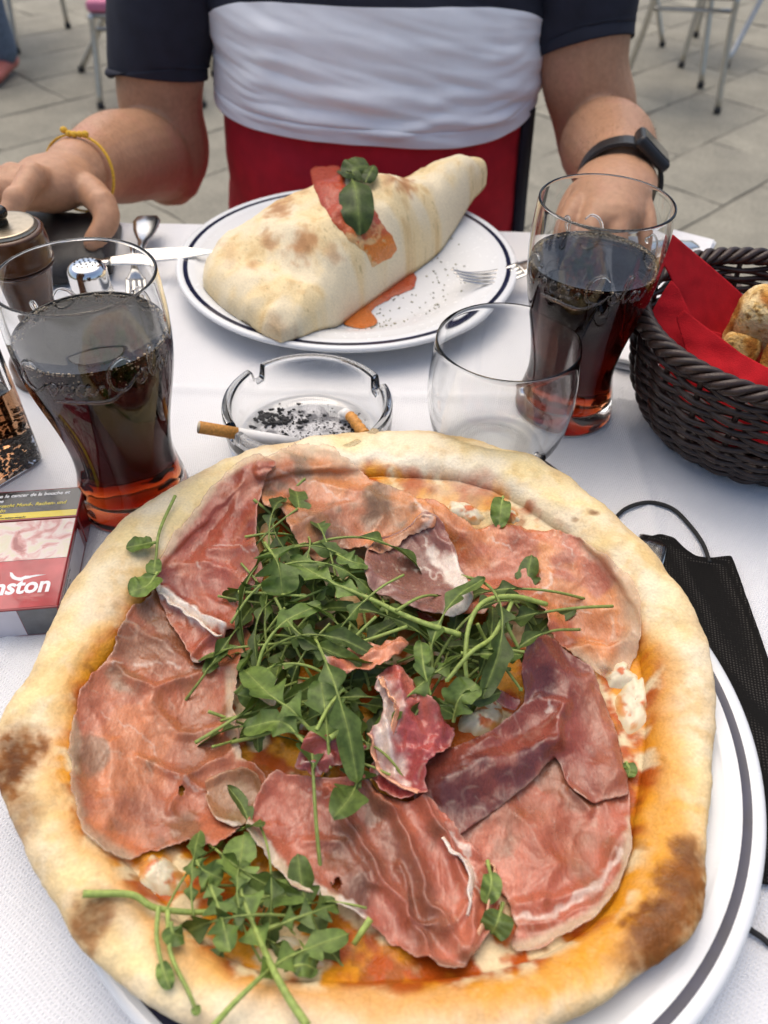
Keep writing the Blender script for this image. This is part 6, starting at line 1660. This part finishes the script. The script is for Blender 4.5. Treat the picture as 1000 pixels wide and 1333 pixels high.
# ------------------------------------------------------------------ chairs behind
M_ALU = plain('aluminium', (.55, .54, .51), .32, 1.0, var=.1, scale=60)
M_FOOT = plain('black_rubber_foot', (.02, .02, .02), .7)
M_PINK = plain('pink_cloth', (.55, .17, .27), .7, var=.12, scale=30)
M_SLAT = plain('pale_wood', (.42, .29, .16), .5, var=.25, scale=20)
def chair(loc, rz, label, seat_m, foots, seat_h=.43, seat_w=.40, seat_d=.40, group='cafe chairs on the square'):
    """foots: the four leg ends in chair coordinates (front right, front left, rear right, rear left)"""
    root = empty('cafe_chair', loc, label, 'chair', group, rz)
    hw, hd = seat_w / 2, seat_d / 2
    tops = [(hw, -hd), (-hw, -hd), (hw, hd), (-hw, hd)]
    for (tx, ty), (fx, fy) in zip(tops, foots):
        v, f = tube_vf(catmull([(tx, ty, seat_h + .005), (tx + (fx - tx) * .2, ty + (fy - ty) * .2, seat_h * .72), (fx, fy, .012)], 14), .0125, 12); leg = mesh('leg', v, f, M_ALU, root)
        v, f = tube_vf([(fx, fy, 0), (fx, fy, .022)], .0150, 12); mesh('foot_cap', v, f, M_FOOT, leg)
    ring = [(hw, -hd, seat_h), (hw, hd, seat_h), (-hw, hd, seat_h), (-hw, -hd, seat_h)]
    v, f = tube_vf(np.array([ring[0], ring[3]]), .011, 10); mesh('front_rail', v, f, M_ALU, root)
    for a_, b_ in ((0, 1), (3, 2), (1, 2)):
        v, f = tube_vf(np.array([ring[a_], ring[b_]]), .011, 10); mesh('side_rail', v, f, M_ALU, root)
    v, f = tube_vf(np.array([(hw * .98, -hd * .9, seat_h - .05), (-hw * .98, -hd * .9, seat_h - .05)]), .008, 10); mesh('stretcher', v, f, M_ALU, root)
    if seat_m is M_SLAT:
        for k in range(7):
            y = -hd + .03 + k * (seat_d - .05) / 6
            mb = MB(); mb.add(*box_vf(-hw - .005, hw + .005, y - .024, y + .024, seat_h + .011, seat_h + .022)); bevel(mb.build('seat_slat', seat_m, root, smooth=False), .003)
    else:
        mb = MB(); mb.add(*box_vf(-hw - .012, hw + .012, -hd - .015, hd, seat_h + .011, seat_h + .050)); bevel(mb.build('seat', seat_m, root, smooth=False), .014, 3)
    for s_ in (-1, 1):
        v, f = tube_vf(catmull([(s_ * hw, hd, seat_h), (s_ * hw, hd + .04, seat_h + .22), (s_ * hw, hd + .09, seat_h + .42)], 12), .0125, 12); mesh('back_post', v, f, M_ALU, root)
    for k in range(4):
        z = seat_h + .16 + k * .075; y = hd + .025 + k * .017
        mb = MB(); mb.add(*box_vf(-hw, hw, y - .006, y + .006, z - .026, z + .026)); bevel(mb.build('back_slat', seat_m if seat_m is M_SLAT else M_PINK, root, smooth=False), .003)
    return root
chair((1.155, 3.74, 0), math.radians(-3), 'aluminium chair with a pale wooden slat seat behind the watch arm', M_SLAT, [(.19, -.22), (-.20, -.10), (.195, .12), (-.19, .20)], seat_h=.40, seat_w=.31, seat_d=.36)
chair((1.46, 4.42, 0), math.radians(25), 'aluminium chair farther back beyond the wooden seated chair at the upper right', M_SLAT, [(-.02, -.28), (-.22, -.20), (.2, .2), (-.08, .12)], seat_h=.42)
chair((-.985, 3.62, 0), math.radians(4), 'aluminium chair with a pink seat behind the left sleeve', M_PINK, [(.2, -.2), (-.205, -.215), (.2, .22), (-.385, .27)], seat_h=.315, seat_w=.36, seat_d=.34)
chair((-1.90, 4.42, 0), math.radians(-12), 'aluminium chair at the far upper left corner of the square', M_SLAT, [(.20, -.27), (-.2, -.2), (.2, .2), (-.2, .2)], seat_h=.42)
chair((2.45, 4.9, 0), math.radians(15), 'aluminium chair at the far upper right corner of the square', M_SLAT, [(.2, -.2), (-.2, -.2), (.2, .2), (-.2, .2)], seat_h=.42)
# chair the man sits on
r_ = chair((-.02, 1.07, 0), 0, 'aluminium chair that the man in the red shorts sits on', M_SLAT, [(.19, -.2), (-.19, -.2), (.2, .22), (-.2, .22)], seat_h=.405, seat_w=.38)

# passer-by whose foot shows at the left edge
pas = empty('person', (-1.78, 3.86, 0), 'person at the left edge of whom a jeans leg and a pink shoe show', 'person')
M_JEAN = plain('blue_denim', (.11, .15, .21), .85, var=.25, scale=90, bmp=.3)
mb = MB()
limb(mb, [(0, .04, .50), (0, .06, .70), (0, .08, .95), (0, .1, 1.15)], [.13, .15, .15, .12], 24, 20, ((0, 1, 0), .7))
limb(mb, [(0, .1, 1.15), (0, .1, 1.30)], [.055, .055], 10); blob(mb, (0, .08, 1.40), (.075, .095, .115), 14)
for s_ in (-1, 1):
    limb(mb, [(s_ * .16, .08, 1.05), (s_ * .24, .02, .85), (s_ * .16, -.2, .72)], [.05, .042, .03], 20)
    limb(mb, [(s_ * .09, .05, .50), (s_ * .1, -.38, .50), (s_ * .09, -.40, .25), (s_ * .09, -.36, .06)], [.08, .065, .055, .04], 24)
o = mb.build('body', M_SKIN, pas); fuse(o, .012, 4)
o.location = (0, .30, 0)
mb = MB(); limb(mb, [(0, .04, .85), (0, .06, .98), (0, .09, 1.14)], [.155, .16, .14], 20, 24, ((0, 1, 0), .75)); o = mb.build('shirt', M_WHITE, pas); o.location = (0, .30, 0)
for s_ in (-1, 1):
    mb = MB(); limb(mb, [(s_ * .09, .05, .50), (s_ * .1, -.36, .50), (s_ * .095, -.40, .40), (s_ * .09, -.395, .25), (s_ * .09, -.37, .10)], [.10, .085, .08, .072, .066], 30, 18); o = mb.build('trouser_leg', M_JEAN, pas); o.location = (0, .30, 0)
    mb = MB(); limb(mb, [(s_ * .09, -.32, .045), (s_ * .09, -.40, .045), (s_ * .095, -.52, .035)], [.042, .042, .034], 16, 16, ((0, 0, 1), .8)); o = mb.build('shoe', plain('coral_shoe', (.45, .13, .10), .6), pas); o.location = (0, .30, 0)
